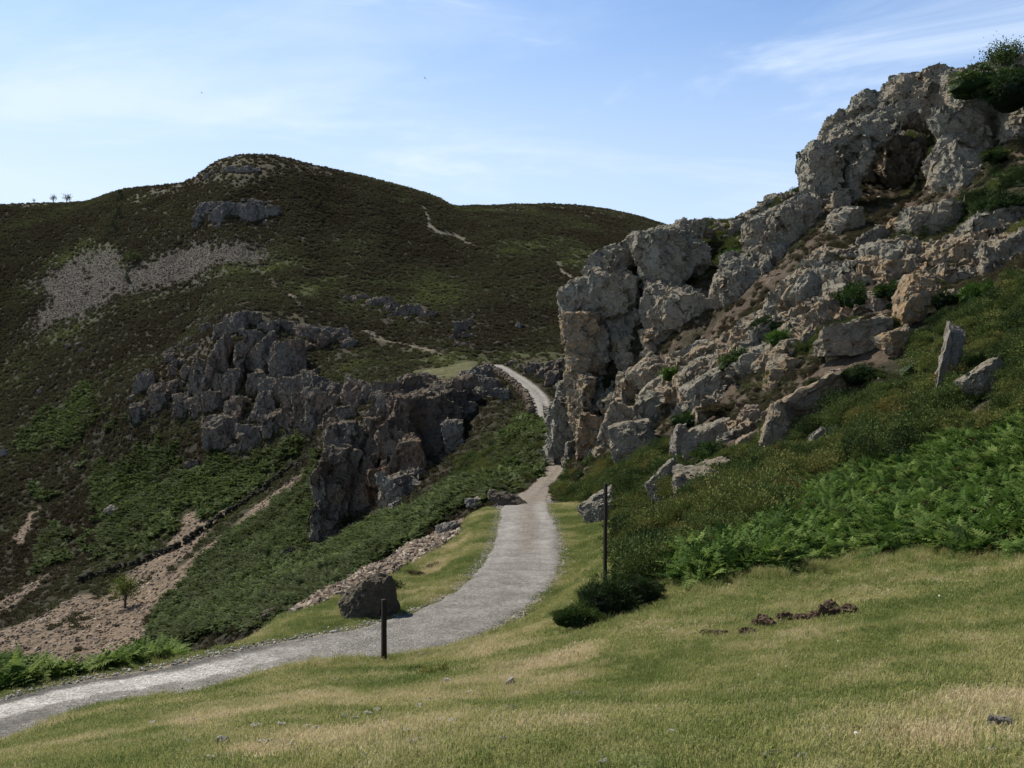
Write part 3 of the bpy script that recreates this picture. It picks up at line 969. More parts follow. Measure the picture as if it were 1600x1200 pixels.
def planarise(co, no, b, size, amt, jig, seed, groove=0.0, warp=0.25):
    """break a surface into flat faces: each cell of the rock gets its own plane"""
    size = np.array(size)
    w = np.stack([vnoise(b / size.max() * 1.3 + 11 * a, seed + a) for a in range(3)], 1)
    G, edge = cells(b / size + w * warp, seed)
    ax = np.abs(no).argmax(1)
    side = ax * 2 + (no[np.arange(len(no)), ax] > 0)
    key = (hash01(G[:, 0], G[:, 1], G[:, 2], seed) * 2 ** 40).astype(np.int64) * 8 + side
    _, inv, cnt = np.unique(key, return_inverse=True, return_counts=True)
    inv = inv.ravel()
    mc = np.stack([np.bincount(inv, co[:, a]) for a in range(3)], 1) / cnt[:, None]
    mn = np.stack([np.bincount(inv, no[:, a]) for a in range(3)], 1)
    r_ = np.random.default_rng(seed)
    mn = mn / (np.linalg.norm(mn, axis=1)[:, None] + 1e-9) + r_.normal(0, jig, mn.shape)
    mn /= np.linalg.norm(mn, axis=1)[:, None] + 1e-9
    off = ((co - mc[inv]) * mn[inv]).sum(1)
    off = np.clip(off, -size.min() * 0.6, size.min() * 0.6)
    lev = r_.uniform(-1, 1, len(cnt))[inv] * size.min() * 0.10 * (jig > 0)
    out = co - mn[inv] * (off * amt)[:, None] + mn[inv] * lev[:, None]
    if groove:
        out = out - no * (groove * size.min() * (1 - sstep(0.0, 0.16, edge)))[:, None]
    return out


def grid_normals(co, q):
    e1 = co[q[:, 2]] - co[q[:, 0]]
    e2 = co[q[:, -1]] - co[q[:, 1]]
    fn = np.cross(e1, e2) if q.shape[1] == 4 else np.cross(co[q[:, 1]] - co[q[:, 0]], co[q[:, 2]] - co[q[:, 0]])
    vn = np.stack([sum(np.bincount(q[:, k], fn[:, a], len(co)) for k in range(q.shape[1])) for a in range(3)], 1)
    return vn / (np.linalg.norm(vn, axis=1)[:, None] + 1e-12)


class Rocks:
    def __init__(self):
        self.v, self.f, self.t, self.n = [], [], [], 0

    def add(self, v, f, tint=0.0):
        self.v.append(v)
        self.f.append(f + self.n)
        self.t.append(np.full(len(v), tint))
        self.n += len(v)

    def build(self, name, m, parent=None, smooth=True, voxel=0.0, bed=None, amp=1.0, vert=False):
        v, f, t = np.concatenate(self.v), np.concatenate(self.f), np.concatenate(self.t)
        if voxel:
            v, f, t = self.weld(v, f, t, voxel, bed, amp, vert)
        # pieces that do not touch stay meshes of their own
        lab = np.arange(len(v))
        while True:
            lo = lab[f].min(1)
            new = lab.copy()
            for c in range(f.shape[1]):
                np.minimum.at(new, f[:, c], lo)
            new = new[new]
            if (new == lab).all():
                break
            lab = new
        ids, cnt = np.unique(lab, return_counts=True)
        first = None
        for i_ in ids[np.argsort(-cnt)][:12] if voxel else [None]:
            if i_ is None:
                vv, ff, tt = v, f, t
            else:
                keep = lab == i_
                if first is not None and keep.sum() < 60:
                    continue
                mp = np.cumsum(keep) - 1
                vv, ff, tt = v[keep], mp[f[keep[f[:, 0]]]], t[keep]
            me = mesh_np(name, vv, ff, smooth)
            fattr(me, 'tint', tt)
            o = link(name, me, m, parent)
            if parent is not None:
                o.matrix_parent_inverse = Matrix.Translation(-parent.location)
            first = first or o
        return first

    def weld(self, v, f, t, voxel, bed, amp, vert):
        """grow the blocks together into one mass, then break its surface along the beds and joints"""
        tmp = bpy.data.objects.new('tmp', mesh_np('tmp', v, f))
        COL.objects.link(tmp)
        md = tmp.modifiers.new('r', 'REMESH')
        md.mode = 'VOXEL'
        md.voxel_size = voxel
        md.use_smooth_shade = True
        me = tmp.evaluated_get(bpy.context.evaluated_depsgraph_get()).to_mesh()
        nv = len(me.vertices)
        co = np.empty(nv * 3); me.vertices.foreach_get('co', co); co = co.reshape(-1, 3)
        no = np.empty(nv * 3); me.vertices.foreach_get('normal', no); no = no.reshape(-1, 3)
        q = np.empty(len(me.polygons) * 4, int); me.polygons.foreach_get('vertices', q); q = q.reshape(-1, 4)
        tmp.evaluated_get(bpy.context.evaluated_depsgraph_get()).to_mesh_clear()
        old = tmp.data
        bpy.data.objects.remove(tmp); bpy.data.meshes.remove(old)
        # the tint of the nearest block
        cs = np.array([b.mean(0) for b in self.v]); ct = np.array([b[0] for b in self.t]); cr = np.array([b.std() + 1e-3 for b in self.v])
        tn = np.empty(nv)
        for a in range(0, nv, 20000):
            tn[a:a + 20000] = ct[(np.linalg.norm(co[a:a + 20000, None] - cs[None], axis=2) / cr[None]).argmin(1)]
        Rb = np.array(Euler([math.radians(x) for x in (bed or (8, 38, 15))]).to_matrix())
        k = amp
        b = co @ Rb
        co = co + no * (0.30 * k * fbm(b / (3.2 * k), 3, 81, 0.5))[:, None]
        for sz, am, jig, gr, sd in (((2.6, 2.1, 1.5), 0.80, 0.22, 0.16, 91), ((1.05, 0.9, 0.62), 0.75, 0.26, 0.16, 92), ((0.44, 0.40, 0.30), 0.6, 0.22, 0.10, 93)):
            no = grid_normals(co, q)
            sz = np.array(sz)[[0, 1, 2]] * k
            if vert:
                sz = sz[[2, 1, 0]] * np.array([1.0, 0.8, 1.25])
            co = planarise(co, no, co @ Rb, sz, am, jig, sd, gr)
        co = co + grid_normals(co, q) * (0.03 * k * fbm(co / k * 3.6, 3, 83, 0.6))[:, None]
        return co, q, tn


SEED = [100]


def block(R, px, py, rx, ry, tilt=0, tint=0.0, Y=None, back=0.25, deep=0.9, sub=5, y0=0, grow=1.16, **k):
    SEED[0] += 1
    if Y is None:
        h = ray(px, py, y0)
        Y = h.y if h is not None else 80.0
    wx, wy = rx * Y / F, ry * Y / F
    wd = deep * (wx + wy) / 2
    c = P(px, py, Y) + Vector((0, back * wd, 0))
    v, f = rock_np(c, (wx * grow, wd * 1.25, wy * grow), tiltrot(tilt, SEED[0]), SEED[0], sub, **k)
    R.add(v, f, tint)
    return c


def fill(R, poly, y0, y1, n, r0, r1, tint=(0, 0.3), tilt=(-30, 30), sub=3, asp=(0.7, 1.3), seed=0, back=0.35, steps=0.16, mind=0.0, rough=0.09):
    """many smaller broken faces bedded into the ground over an outlined stretch"""
    r_ = np.random.default_rng(seed)
    xs = [p[0] for p in poly]; ys = [p[1] for p in poly]
    done, tries = [], 0
    while len(done) < n and tries < n * 40:
        tries += 1
        x, y = r_.uniform(min(xs), max(xs)), r_.uniform(min(ys), max(ys))
        if not inpoly(np.array([x]), np.array([y]), poly)[0]:
            continue
        if mind and any((x - a) ** 2 + (y - b) ** 2 < mind * mind for a, b in done):
            continue
        h = ray(x, y, y0, y1)
        if h is None:
            continue
        s = r0 * (r1 / r0) ** r_.random()
        a = r_.uniform(*asp)
        block(R, x, y, s / math.sqrt(a), s * math.sqrt(a), r_.uniform(*tilt), r_.uniform(*tint), Y=h.y, back=back, sub=sub, steps=steps, rough=rough)
        done.append((x, y))


# ---- the crag on the right: one mass of rock, its main faces as parts
crag = empty('rock_crag', P(1150, 640, 72))
tag(crag, 'big pale grey crag with overhang and dark cave rising right of the track', 'crag')
CRAG0 = Matrix.Translation(-crag.location)


VOX = {'limey_grey_crag_rock': (0.13, 1.0), 'weathered_cliff_rock': (0.24, 1.5), 'far_hill_rock': (0.4, 1.9), 'pale_cliff_rock': (0.22, 1.3)}


def part(R, name, m, parent, label=None):
    vx, am = VOX[m.name]
    o = R.build(name, m, parent, False, voxel=vx, amp=am, bed=(8, 38, 15) if vx < 0.2 else (3, 6, 10), vert=vx > 0.2)
    o.matrix_parent_inverse = Matrix.Translation(-parent.location)
    if label:
        o['label'] = label
    return o


R = Rocks()                                                     # the prow over the road
for a in [(906,470,36,32,-25,0.0,83),(948,452,36,36,-20,0,84),(955,410,44,24,-28,0,86),(990,385,30,18,-25,0,88),(962,470,36,38,10,0.1,82.5),
          (906,530,22,40,-6,0.8,81.5),(903,575,16,32,4,0.7,81),(913,622,19,42,6,0.6,80),(921,690,19,48,8,0.9,78.5),(928,545,24,36,0,0.2,82),(905,655,14,24,0,0.6,79.5)]:
    block(R, *a[:6], Y=a[6], sub=4, back=0.1)
part(R, 'prow', M['crag'], crag, 'undercut prow of rock with rusty lower wall above the road')
R = Rocks()                                                     # the shaded recess behind it
for a in [(972,525,34,40,0,0,83),(945,600,26,60,0,0,83.5),(955,665,22,45,0,0,82),(985,560,26,34,0,0,82),(1005,520,28,38,0,0,82.5)]:
    block(R, *a[:6], Y=a[6], sub=4, back=0.3)
part(R, 'recess_wall', M['crag'], crag)
for k, a in enumerate([[(1046,408,48,48,-14,0,83),(1022,378,26,20,-20,0,86),(1062,365,42,16,-22,0,88),(1080,400,26,30,0,0,83)],
          [(1060,495,56,52,-20,0,79),(1030,470,24,30,-15,0.2,80),(1020,540,20,26,0,0.4,78)],
          [(1166,450,48,50,-8,0,76),(1128,470,18,36,6,0.2,76),(1150,415,26,18,-15,0,78)],
          [(1212,385,40,48,-12,0,78),(1240,360,40,44,-18,0,78),(1190,400,22,26,0,0.2,78)],
          [(1283,285,30,60,8,0.05,80),(1278,255,32,24,-12,0,81),(1300,340,18,44,10,0.1,78),(1315,250,26,24,-30,0,82)]]):
    R = Rocks()
    for b in a:
        block(R, *b[:6], Y=b[6], sub=4, back=0.15)
    part(R, 'buttress', M['crag'], crag)
R = Rocks()                                                     # the great slanting overhang
for a in [(1338,230,34,42,-42,0,81),(1334,285,15,34,8,0.05,79),(1372,200,42,24,-45,0,80),(1360,172,26,30,-40,0,83),(1408,165,38,28,-45,0.05,81),(1425,138,42,26,-25,0,83),(1455,165,34,40,-40,0.1,80),
          (1470,140,34,32,-10,0.15,81),(1396,205,34,11,-48,0,78.5),(1352,252,22,14,-55,0,78.5),(1440,180,26,20,-45,0.2,79),(1300,215,26,18,-45,0,84),(1345,195,26,30,-40,0,90),(1400,160,34,26,-30,0,91),(1488,118,22,13,5,0,81)]:
    block(R, *a[:6], Y=a[6], sub=4, back=0.1, npl=12)
part(R, 'overhang', M['crag'], crag, 'slanting roof of bedded grey rock over the cave')
R = Rocks()                                                     # the cave's back wall
for a in [(1395,275,44,46,0,0.5,92),(1360,310,26,40,0,0.3,90),(1420,300,30,36,0,0.6,91),(1440,250,24,36,0,0.5,90),(1385,330,30,14,0,0.4,89)]:
    block(R, *a[:6], Y=a[6], sub=4, back=0.4)
part(R, 'cave_wall', M['crag'], crag, 'yellowish back wall of the cave in deep shade')
R = Rocks()                                                     # right-hand wall of the cave and the top corner
for a in [(1508,212,42,42,-10,0,73),(1504,272,38,42,-12,0.05,71.5),(1530,290,44,34,0,0.05,70),(1515,160,36,50,0,0.3,77),(1562,180,58,62,0,-0.1,74),(1600,250,40,60,0,0.1,70),
          (1640,190,60,90,0,0,70),(1700,260,70,110,0,0,64),(1500,128,24,16,0,0,79),(1585,140,50,40,0,0.1,76)]:
    block(R, *a[:6], Y=a[6], sub=4, back=0.2)
part(R, 'corner_wall', M['crag'], crag, 'grey corner wall of rock to the right of the cave')
R = Rocks()                                                     # ledges below the cave
for a in [(1450,360,36,36,-20,0.1),(1488,345,26,32,-5,0.2),(1540,368,46,34,-18,0.1),(1322,358,26,34,-10,0.1),(1362,378,30,20,-20,0.1),(1510,410,40,46,-10,0.55),(1560,420,30,34,-10,0.2),(1376,408,28,26,-20,0),(1400,385,26,18,-10,0.1),
          (1428,342,36,8,-22,1.1),(1395,358,26,8,-24,1.0),(1600,400,40,40,0,0.2)]:
    block(R, *a[:6], sub=4, back=0.2)
part(R, 'ledge', M['crag'], crag, 'broken ledges with red earth under the cave mouth')
R = Rocks()
fill(R, [(930,700),(960,600),(1020,580),(1110,545),(1190,500),(1270,400),(1400,400),(1600,330),(1620,430),(1500,440),(1330,440),(1240,500),(1170,560),(1130,640),(1060,680),(980,720)], 45, 92, 150, 8, 26, (-0.1, 0.7), (-45, 5), 3, (0.45, 1.1), 5)
fill(R, [(960,720),(1060,690),(1140,640),(1240,560),(1330,470),(1560,430),(1560,470),(1400,500),(1350,570),(1280,640),(1190,720),(1080,730)], 34, 80, 60, 8, 26, (0, 0.9), (-45, 0), 3, (0.4, 0.9), 9)
fill(R, [(1000,660),(1040,590),(1110,550),(1200,490),(1290,430),(1420,390),(1480,430),(1330,470),(1290,540),(1200,590),(1130,640),(1080,670)], 44, 88, 46, 18, 40, (0, 0.7), (-42, -18), 4, (0.35, 0.8), 10, 0.55)
fill(R, [(980,390),(1100,352),(1240,290),(1250,330),(1180,370),(1080,390),(1000,410)], 70, 96, 46, 8, 18, (0, 0.3), (-40, 0), 3, (0.5, 1.0), 6)
fill(R, [(880,440),(960,440),(1000,600),(960,710),(900,720),(880,600)], 70, 92, 40, 7, 16, (0.1, 0.6), (-20, 20), 3, (0.7, 1.8), 8)
part(R, 'broken_face', M['crag'], crag, 'broken lower faces of rock between the heather')

# ---- rock by the upper road, left of the prow
o = empty('rock_outcrop', P(870, 740, 92))
tag(o, 'grey fissured rock at the track bend that hides the road behind it', 'rock outcrop')
R = Rocks()
for a in [(876,700,26,50,4,-0.1,90),(866,652,18,22,0,-0.1,92),(888,650,20,32,0,-0.05,92),(858,735,14,34,4,-0.1,89),(898,730,18,36,6,0.1,86),(905,752,14,20,10,-0.2,82),(890,690,20,40,0,0,90),(884,620,16,26,0,0,96)]:
    block(R, *a[:6], Y=a[6], sub=4, back=0.1, deep=0.8)
part(R, 'rock_face', M['crag'], o)
o = empty('rock_outcrop', P(845, 590, 168))
tag(o, 'low grey rock bank along the right side of the upper road', 'rock outcrop')
R = Rocks()
for a in [(800,571,9,5,0,0),(815,576,12,8,-10,0),(832,582,14,12,-10,0),(850,590,14,16,-10,0),(866,598,12,20,-8,0),(862,575,14,12,0,0),(878,578,10,16,0,0),(876,610,10,16,0,0),(840,575,12,8,0,0)]:
    block(R, *a[:6], sub=4, back=0.3, y0=140)
part(R, 'rock_face', M['cliff'], o)

# ---- cliffs of the gorge in the middle
o = empty('rock_cliff', P(600, 820, 130))
tag(o, 'dark brown cliff with a deep shaded bay dropping left of the upper road', 'cliff')
R = Rocks()
for a in [(535,690,28,30,0,0.1,131),(527,740,30,42,3,0.1,129),(522,792,28,46,3,0.15,127),(505,815,10,34,5,0.0,124),(543,672,22,12,-6,0,131),(545,760,22,70,0,0.2,131),(500,770,8,40,4,0.2,126)]:
    block(R, *a[:6], Y=a[6], sub=4, back=0.15)
part(R, 'tower', M['cliff'], o, 'square dark tower of rock at the left end of the cliff')
R = Rocks()
for a in [(577,705,14,48,3,0.3,137),(572,755,15,44,2,0.35,134),(582,660,13,24,0,0.2,140),(592,775,15,40,-4,0.9,131),(606,760,10,34,-4,0.9,131),(565,790,16,40,0,0.1,133)]:
    block(R, *a[:6], Y=a[6] - 5, sub=4, back=0.15)
part(R, 'pillar', M['cliff'], o, 'slender reddish rock pillar in front of the bay')
R = Rocks()
for a in [(600,640,20,34,0,0.15,150),(607,690,18,34,-6,0.4,143),(612,620,26,18,-8,0,156),(640,614,30,20,-6,0,158),(650,628,34,18,-6,0,152),(690,612,34,16,0,0,160),(690,630,32,20,4,0.1,155),(722,615,18,28,0,0,160),
          (665,690,52,62,0,0.1,152),(640,720,26,40,0,0.5,142),(690,720,28,42,0,0,148),(630,660,18,36,-8,0.3,146),(640,598,16,12,0,0,165),(662,592,20,8,0,0,168)]:
    block(R, *a[:6], Y=a[6] - (15 if a[1] >= 655 else 9), sub=4, back=0.2)
part(R, 'bay_wall', M['cliff'], o)
R = Rocks()
for a in [(712,690,19,36,-14,-0.1,131),(698,732,16,20,-20,-0.1,128),(722,712,14,22,-20,0,132)]:
    block(R, *a[:6], Y=a[6], sub=4, back=0.2)
part(R, 'slab', M['palecliff'], o, 'pale sunlit slab closing the right side of the bay')
R = Rocks()
for a in [(622,770,26,34,-10,0.05,126),(620,802,15,20,-10,0,122),(640,755,20,22,-10,0,129),(668,755,18,13,-15,0,130),(692,745,15,12,-20,0,131),(645,785,20,16,-20,0,125),(605,790,12,26,0,0.4,126),(655,732,24,12,-14,0.2,136)]:
    block(R, *a[:6], Y=a[6] - 8, sub=4, back=0.2)
part(R, 'lower_buttress', M['palecliff'], o, 'pale lower buttress above the fern slope')
R = Rocks()
for a in [(742,606,24,30,4,-0.05,176),(748,630,22,20,0,-0.05,168),(765,612,16,22,0,0,172),(735,640,14,16,0,-0.05,160),(775,622,12,14,0,0,165),(757,585,14,14,0,0,185),(725,590,12,10,0,0,182),(790,618,10,12,0,0,160)]:
    block(R, *a[:6], Y=a[6] - 13, sub=4, back=0.15)
part(R, 'end_wall', M['palecliff'], o)
R = Rocks()
for a in [(505,628,28,32,0,0.05,190),(558,618,22,22,0,0.1,180),(543,648,18,16,-8,0.1,165),(490,665,20,18,0,0,188),(528,615,18,14,0,0,192),(520,665,16,24,0,0,180),(475,635,16,24,0,0,196),(580,622,18,22,0,0.1,172)]:
    block(R, *a[:6], Y=a[6], sub=4, back=0.2)
fill(R, [(470,620),(730,596),(735,650),(700,700),(690,740),(620,820),(590,800),(560,720),(500,690)], 115, 215, 70, 5, 13, (0, 0.5), (-15, 15), 3, (0.7, 1.9), 15)
part(R, 'broken_face', M['cliff'], o)

o = empty('rock_cliff', P(390, 700, 215))
tag(o, 'ribbed grey cliff standing on the left hillside under the scree', 'cliff')
R = Rocks()
for a in [(370,512,22,26,0,0),(393,505,16,18,0,0),(420,515,16,15,0,0.1),(345,525,12,20,0,0),(472,520,26,15,0,-0.1),(516,530,28,19,0,-0.1),(545,540,16,12,0,0),(445,512,18,10,0,0)]:
    block(R, *a[:6], sub=4, back=0.25, y0=195)
part(R, 'upper_tier', M['cliff'], o)
for a in [(335,590,9,50,3,0.1),(354,565,10,38,2,0.15),(376,575,10,40,2,0.1),(400,560,14,46,2,0),(402,605,14,26,0,0.1),(318,600,9,34,4,0.1)]:
    R = Rocks()
    block(R, *a[:6], sub=4, back=0.1, y0=195)
    part(R, 'rib', M['cliff'], o)
R = Rocks()
for a in [(443,588,30,52,0,-0.15),(468,620,24,36,0,-0.15),(420,570,16,40,0,-0.1),(430,625,22,28,0,0),(340,628,16,20,0,0.1),(412,642,13,20,0,0.1),(376,632,20,14,0,0.2),(350,682,34,34,0,-0.1),(400,690,20,24,0,-0.1),(334,662,15,12,-10,0.1),(430,668,22,20,0,0),(460,660,20,16,0,0),
          (292,588,8,15,6,0.2),(308,604,14,22,0,-0.1),(255,624,26,26,8,-0.05),(230,604,18,20,0,0),(268,562,10,12,0,0.1),(300,548,14,10,-10,0.1),(216,645,16,15,0,0),(285,640,16,22,0,0),(365,605,16,26,0,0.1)]:
    block(R, *a[:6], sub=4, back=0.2, y0=190)
fill(R, [(210,655),(230,580),(320,510),(380,488),(480,515),(560,540),(500,600),(480,670),(430,705),(330,715),(320,660)], 190, 262, 120, 5, 13, (-0.1, 0.3), (-15, 20), 3, (0.7, 2.2), 16)
part(R, 'wall_face', M['cliff'], o)
# rocks strung along its left edge
R = Rocks()
fill(R, [(300,510),(360,470),(370,480),(240,580),(215,660),(225,690),(200,690),(195,640),(260,545)], 195, 280, 40, 3, 8, (-0.1, 0.2), (-20, 20), 2, (0.6, 1.3), 17)
part(R, 'side_blocks', M['cliff'], o)

# ---- rocks high on the far hill
def outcrop(label, blocks, f=None, y0=200, m='farrock', name='rock_outcrop'):
    c = ray(blocks[0][0], blocks[0][1] + blocks[0][3], y0)
    o = empty(name, c)
    tag(o, label, 'rock outcrop')
    R = Rocks()
    for b in blocks:
        block(R, *b, sub=4, back=0.25, y0=y0)
    if f:
        fill(R, *f)
    part(R, 'rock_face', M[m], o)


outcrop('dark broken rock band across the far hill below its summit',
        [(320,335,18,20,0,0.1),(350,338,20,17,0,0),(376,332,20,14,0,0),(400,338,24,18,0,0),(410,320,10,6,0,0.1),(312,350,10,14,0,0.2),(340,322,14,8,0,0),(425,335,14,14,0,0)],
        ([(300,315),(425,315),(425,350),(310,362)], 330, 430, 34, 3, 7, (-0.1, 0.2), (-15, 15), 3, (0.7, 1.6), 21))
outcrop('pale rock knuckles on the grassy summit of the far hill',
        [(362,266,12,8,-8,0),(328,274,8,5,-20,0.1),(380,266,14,6,0,0),(398,268,10,5,0,0),(360,250,6,3,0,0.3),(322,278,5,3,0,0.2)],
        ([(320,280),(345,255),(370,250),(410,265),(400,275),(350,272)], 330, 480, 26, 2, 5, (0, 0.3), (-30, 0), 2, (0.4, 0.9), 22))
outcrop('grey outcrop in two steps on the heather above the cliff bay',
        [(545,471,14,8,0,0),(590,476,20,12,0,0),(613,486,12,14,0,0),(638,492,22,14,0,0),(668,494,12,10,0,0),(570,466,10,6,0,0)],
        ([(530,465),(600,468),(680,485),(680,500),(600,500)], 220, 330, 24, 3, 6, (-0.1, 0.2), (-15, 15), 2, (0.6, 1.4), 23), m='cliff')
outcrop('scatter of pale grey rocks in the heather above the road crest',
        [(720,516,13,13,0,0),(734,505,8,8,0,0),(712,530,8,10,0,0),(730,528,8,8,0,0),(716,540,10,6,0,0)],
        ([(700,500),(745,490),(748,520),(735,545),(705,545)], 210, 300, 26, 2, 5, (-0.1, 0.2), (-15, 15), 2, (0.6, 1.4), 24), m='cliff')
outcrop('small pair of grey rocks on the left hillside below the scree',
        [(110,542,8,5,0,0),(125,540,7,6,0,0),(130,548,5,4,0,0)], y0=220, m='cliff')
outcrop('cluster of grey rocks below the ribbed cliff on the left slope',
        [(305,745,10,7,0,0),(315,735,8,6,0,0),(300,728,8,8,0,0),(288,755,5,3,0,0)],
        ([(285,725),(320,722),(320,755),(285,755)], 150, 230, 12, 2, 4, (0, 0.2), (-15, 15), 2, (0.6, 1.4), 25), y0=150, m='cliff')
# ------------------------------------------------------------------ ground cover: counted by nobody, one object each
PROTO = {}


def protos(kind, meshes, m):
    c = bpy.data.collections.new('kinds_of_' + kind)
    for i, me in enumerate(meshes):
        me.materials.append(m)
        c.objects.link(bpy.data.objects.new('%s_kind_%02d' % (kind, i), me))
    PROTO[kind] = (c, len(meshes))


def scatter(name, kind, pts, rot, scl, tint, label, cat):
    c, n = PROTO[kind]
    me = bpy.data.meshes.new(name)
    me.vertices.add(len(pts))
    me.vertices.foreach_set('co', np.ascontiguousarray(pts, dtype=np.float32).ravel())
    fattr(me, 'scl', scl)
    fattr(me, 'tint', tint)
    a = me.attributes.new('rot', 'FLOAT_VECTOR', 'POINT')
    a.data.foreach_set('vector', np.ascontiguousarray(rot, dtype=np.float32).ravel())
    a = me.attributes.new('pid', 'INT', 'POINT')
    a.data.foreach_set('value', rng.integers(0, n, len(pts)).astype(np.int32))
    o = link(name, me)
    ng = bpy.data.node_groups.new(name + '_planting', 'GeometryNodeTree')
    ng.interface.new_socket('Geometry', in_out='INPUT', socket_type='NodeSocketGeometry')
    ng.interface.new_socket('Geometry', in_out='OUTPUT', socket_type='NodeSocketGeometry')
    gi, go = ng.nodes.new('NodeGroupInput'), ng.nodes.new('NodeGroupOutput')
    ip = ng.nodes.new('GeometryNodeInstanceOnPoints')
    ci = ng.nodes.new('GeometryNodeCollectionInfo')
    ci.inputs['Collection'].default_value = c
    ci.inputs['Separate Children'].default_value = True
    ci.inputs['Reset Children'].default_value = True
    ip.inputs['Pick Instance'].default_value = True

    def named(attr, typ, sock):
        x = ng.nodes.new('GeometryNodeInputNamedAttribute')
        x.data_type = typ
        x.inputs['Name'].default_value = attr
        ng.links.new(x.outputs['Attribute'], ip.inputs[sock])
    ng.links.new(gi.outputs[0], ip.inputs['Points'])
    ng.links.new(ci.outputs[0], ip.inputs['Instance'])
    named('pid', 'INT', 'Instance Index')
    named('rot', 'FLOAT_VECTOR', 'Rotation')
    named('scl', 'FLOAT', 'Scale')
    ng.links.new(ip.outputs[0], go.inputs[0])
    o.modifiers.new('planting', 'NODES').node_group = ng
    tag(o, label, cat, kind='stuff')
    return o


SLOPE_BOULDERS = [
    (938, 797, 34, 23, -28, -0.1, 'pale slanting boulder on the grass just left of the gorse and beside the far post'),
    (1038, 762, 25, 27, -30, 0.0, 'pointed pale boulder half buried in gorse above the pale grass boulder'),
    (1092, 762, 41, 25, -6, 0.15, 'broad rounded boulder in the gorse right of the pointed one'),
    (1124, 731, 32, 17, -18, 0.3, 'low brownish boulder just above the broad rounded one'),
    (1163, 738, 22, 12, -25, 0.6, 'flat pinkish rock among gorse below the big tilted block'),
    (1262, 636, 66, 27, -30, 0.45, 'large tilted block with a dark undercut face rising to the right'),
    (1219, 672, 26, 44, 14, 0.55, 'steep rusty block at the lower left end of the tilted block'),
    (1310, 590, 19, 14, -12, 0.6, 'small tan boulder sitting on the upper end of the tilted block'),
    (1338, 526, 58, 27, -10, 0.25, 'broad pale slab with a dark overhanging underside in the middle of the slope'),
    (1408, 536, 28, 22, -15, 0.8, 'brown crumbling rock right of the broad pale slab'),
    (1262, 456, 27, 24, -38, -0.1, 'light grey tilted slab high on the slope left of the orange peak'),
    (1374, 469, 17, 18, -15, 1.0, 'small heap of orange rock left of the orange peak'),
    (1483, 578, 13, 60, 17, -0.05, 'tall thin leaning slab standing among the gorse on the right'),
    (1540, 600, 36, 28, -30, 0.0, 'grey broken rock leaning against the tall thin slab'),
    (1577, 556, 24, 9, -18, 0.1, 'low grey rock in the gorse at the right edge above the broken rock'),
    (1086, 548, 34, 12, -20, -0.1, 'flat light grey slab under the middle buttress of the crag'),
    (1110, 604, 46, 22, -28, 0.1, 'long pale rock with a sharp upper edge in the middle of the lower slope'),
    (1018, 586, 28, 27, -35, 0.4, 'warm coloured angular rock just right of the shaded recess'),
    (1024, 620, 42, 20, -35, 0.05, 'slanting grey rock below the warm angular one'),
    (968, 666, 25, 36, 14, 0.1, 'upright grey rock at the foot of the shaded recess'),
    (994, 690, 34, 36, -15, 0.2, 'rounded pale rock right of the upright grey rock'),
    (1106, 684, 46, 20, -25, 0.2, 'smooth grey slab above the gorse left of the tilted block'),
    (1061, 697, 13, 32, 6, 0.2, 'narrow upright stone left of the smooth grey slab'),
    (1172, 652, 18, 17, -10, 0.9, 'reddish triangular rock between the smooth slab and the tilted block'),
    (1281, 682, 20, 11, -38, -0.1, 'small light slab in the gorse right of the steep rusty block'),
    (1168, 690, 22, 10, -25, 0.8, 'low reddish shelf of rock beside the steep rusty block'),
    (1404, 690, 22, 7, -20, 0.1, 'low grey rock barely showing above the gorse under the leaning slab'),
]
CLEAR = []
for a in SLOPE_BOULDERS + [(1436, 470, 31, 40)]:
    h = ray(a[0], a[1] + a[3] * 0.75, 24)
    if h is not None:
        CLEAR.append((a[0], a[2], h.y))


cum = np.minimum.accumulate(GPY, axis=0)
VIS = (GPY <= cum + 22) & (((GX > -230) & (GX < 1830)) | (GY < 14))
dA_world = GY * GY                                                  # per cell, up to a constant
dA_scr = np.abs(np.gradient(GPY, axis=0)) + 0.02


def place(w, n, jz=0.0, tilt=0.12, grass=False):
    """n random ground points with weights w per grid cell"""
    w = np.where(VIS, w, 0).ravel()
    tot = w.sum()
    k = rng.choice(len(w), n, p=w / tot)
    px = GX.ravel()[k] + rng.uniform(-0.5, 0.5, n) * (gx[1] - gx[0])
    Y = np.exp(GS.ravel()[k] + rng.uniform(-0.5, 0.5, n) * (gs[1] - gs[0]))
    x = (px - CX) / F * Y
    z = ground_z(x, Y)
    ok = np.ones(n, bool)                                           # nothing grows right up against the boulders' near sides
    for bx, br, bY in ([] if grass else CLEAR):
        ok &= ~((np.abs(px - bx) < br * 0.95) & (Y > bY - 2.6) & (Y < bY + 0.4))
    x, Y, z, k, n = x[ok], Y[ok], z[ok], k[ok], int(ok.sum())
    rot = np.stack([rng.normal(0, tilt, n), rng.normal(0, tilt, n), rng.uniform(0, 6.283, n)], 1)
    return np.stack([x, Y, z + jz], 1), rot, k


def leafmesh(name, V_, F_, leaf):
    me = mesh_np(name, np.array(V_, float), np.array(F_, int), False)
    fattr(me, 'leaf', leaf)
    return me


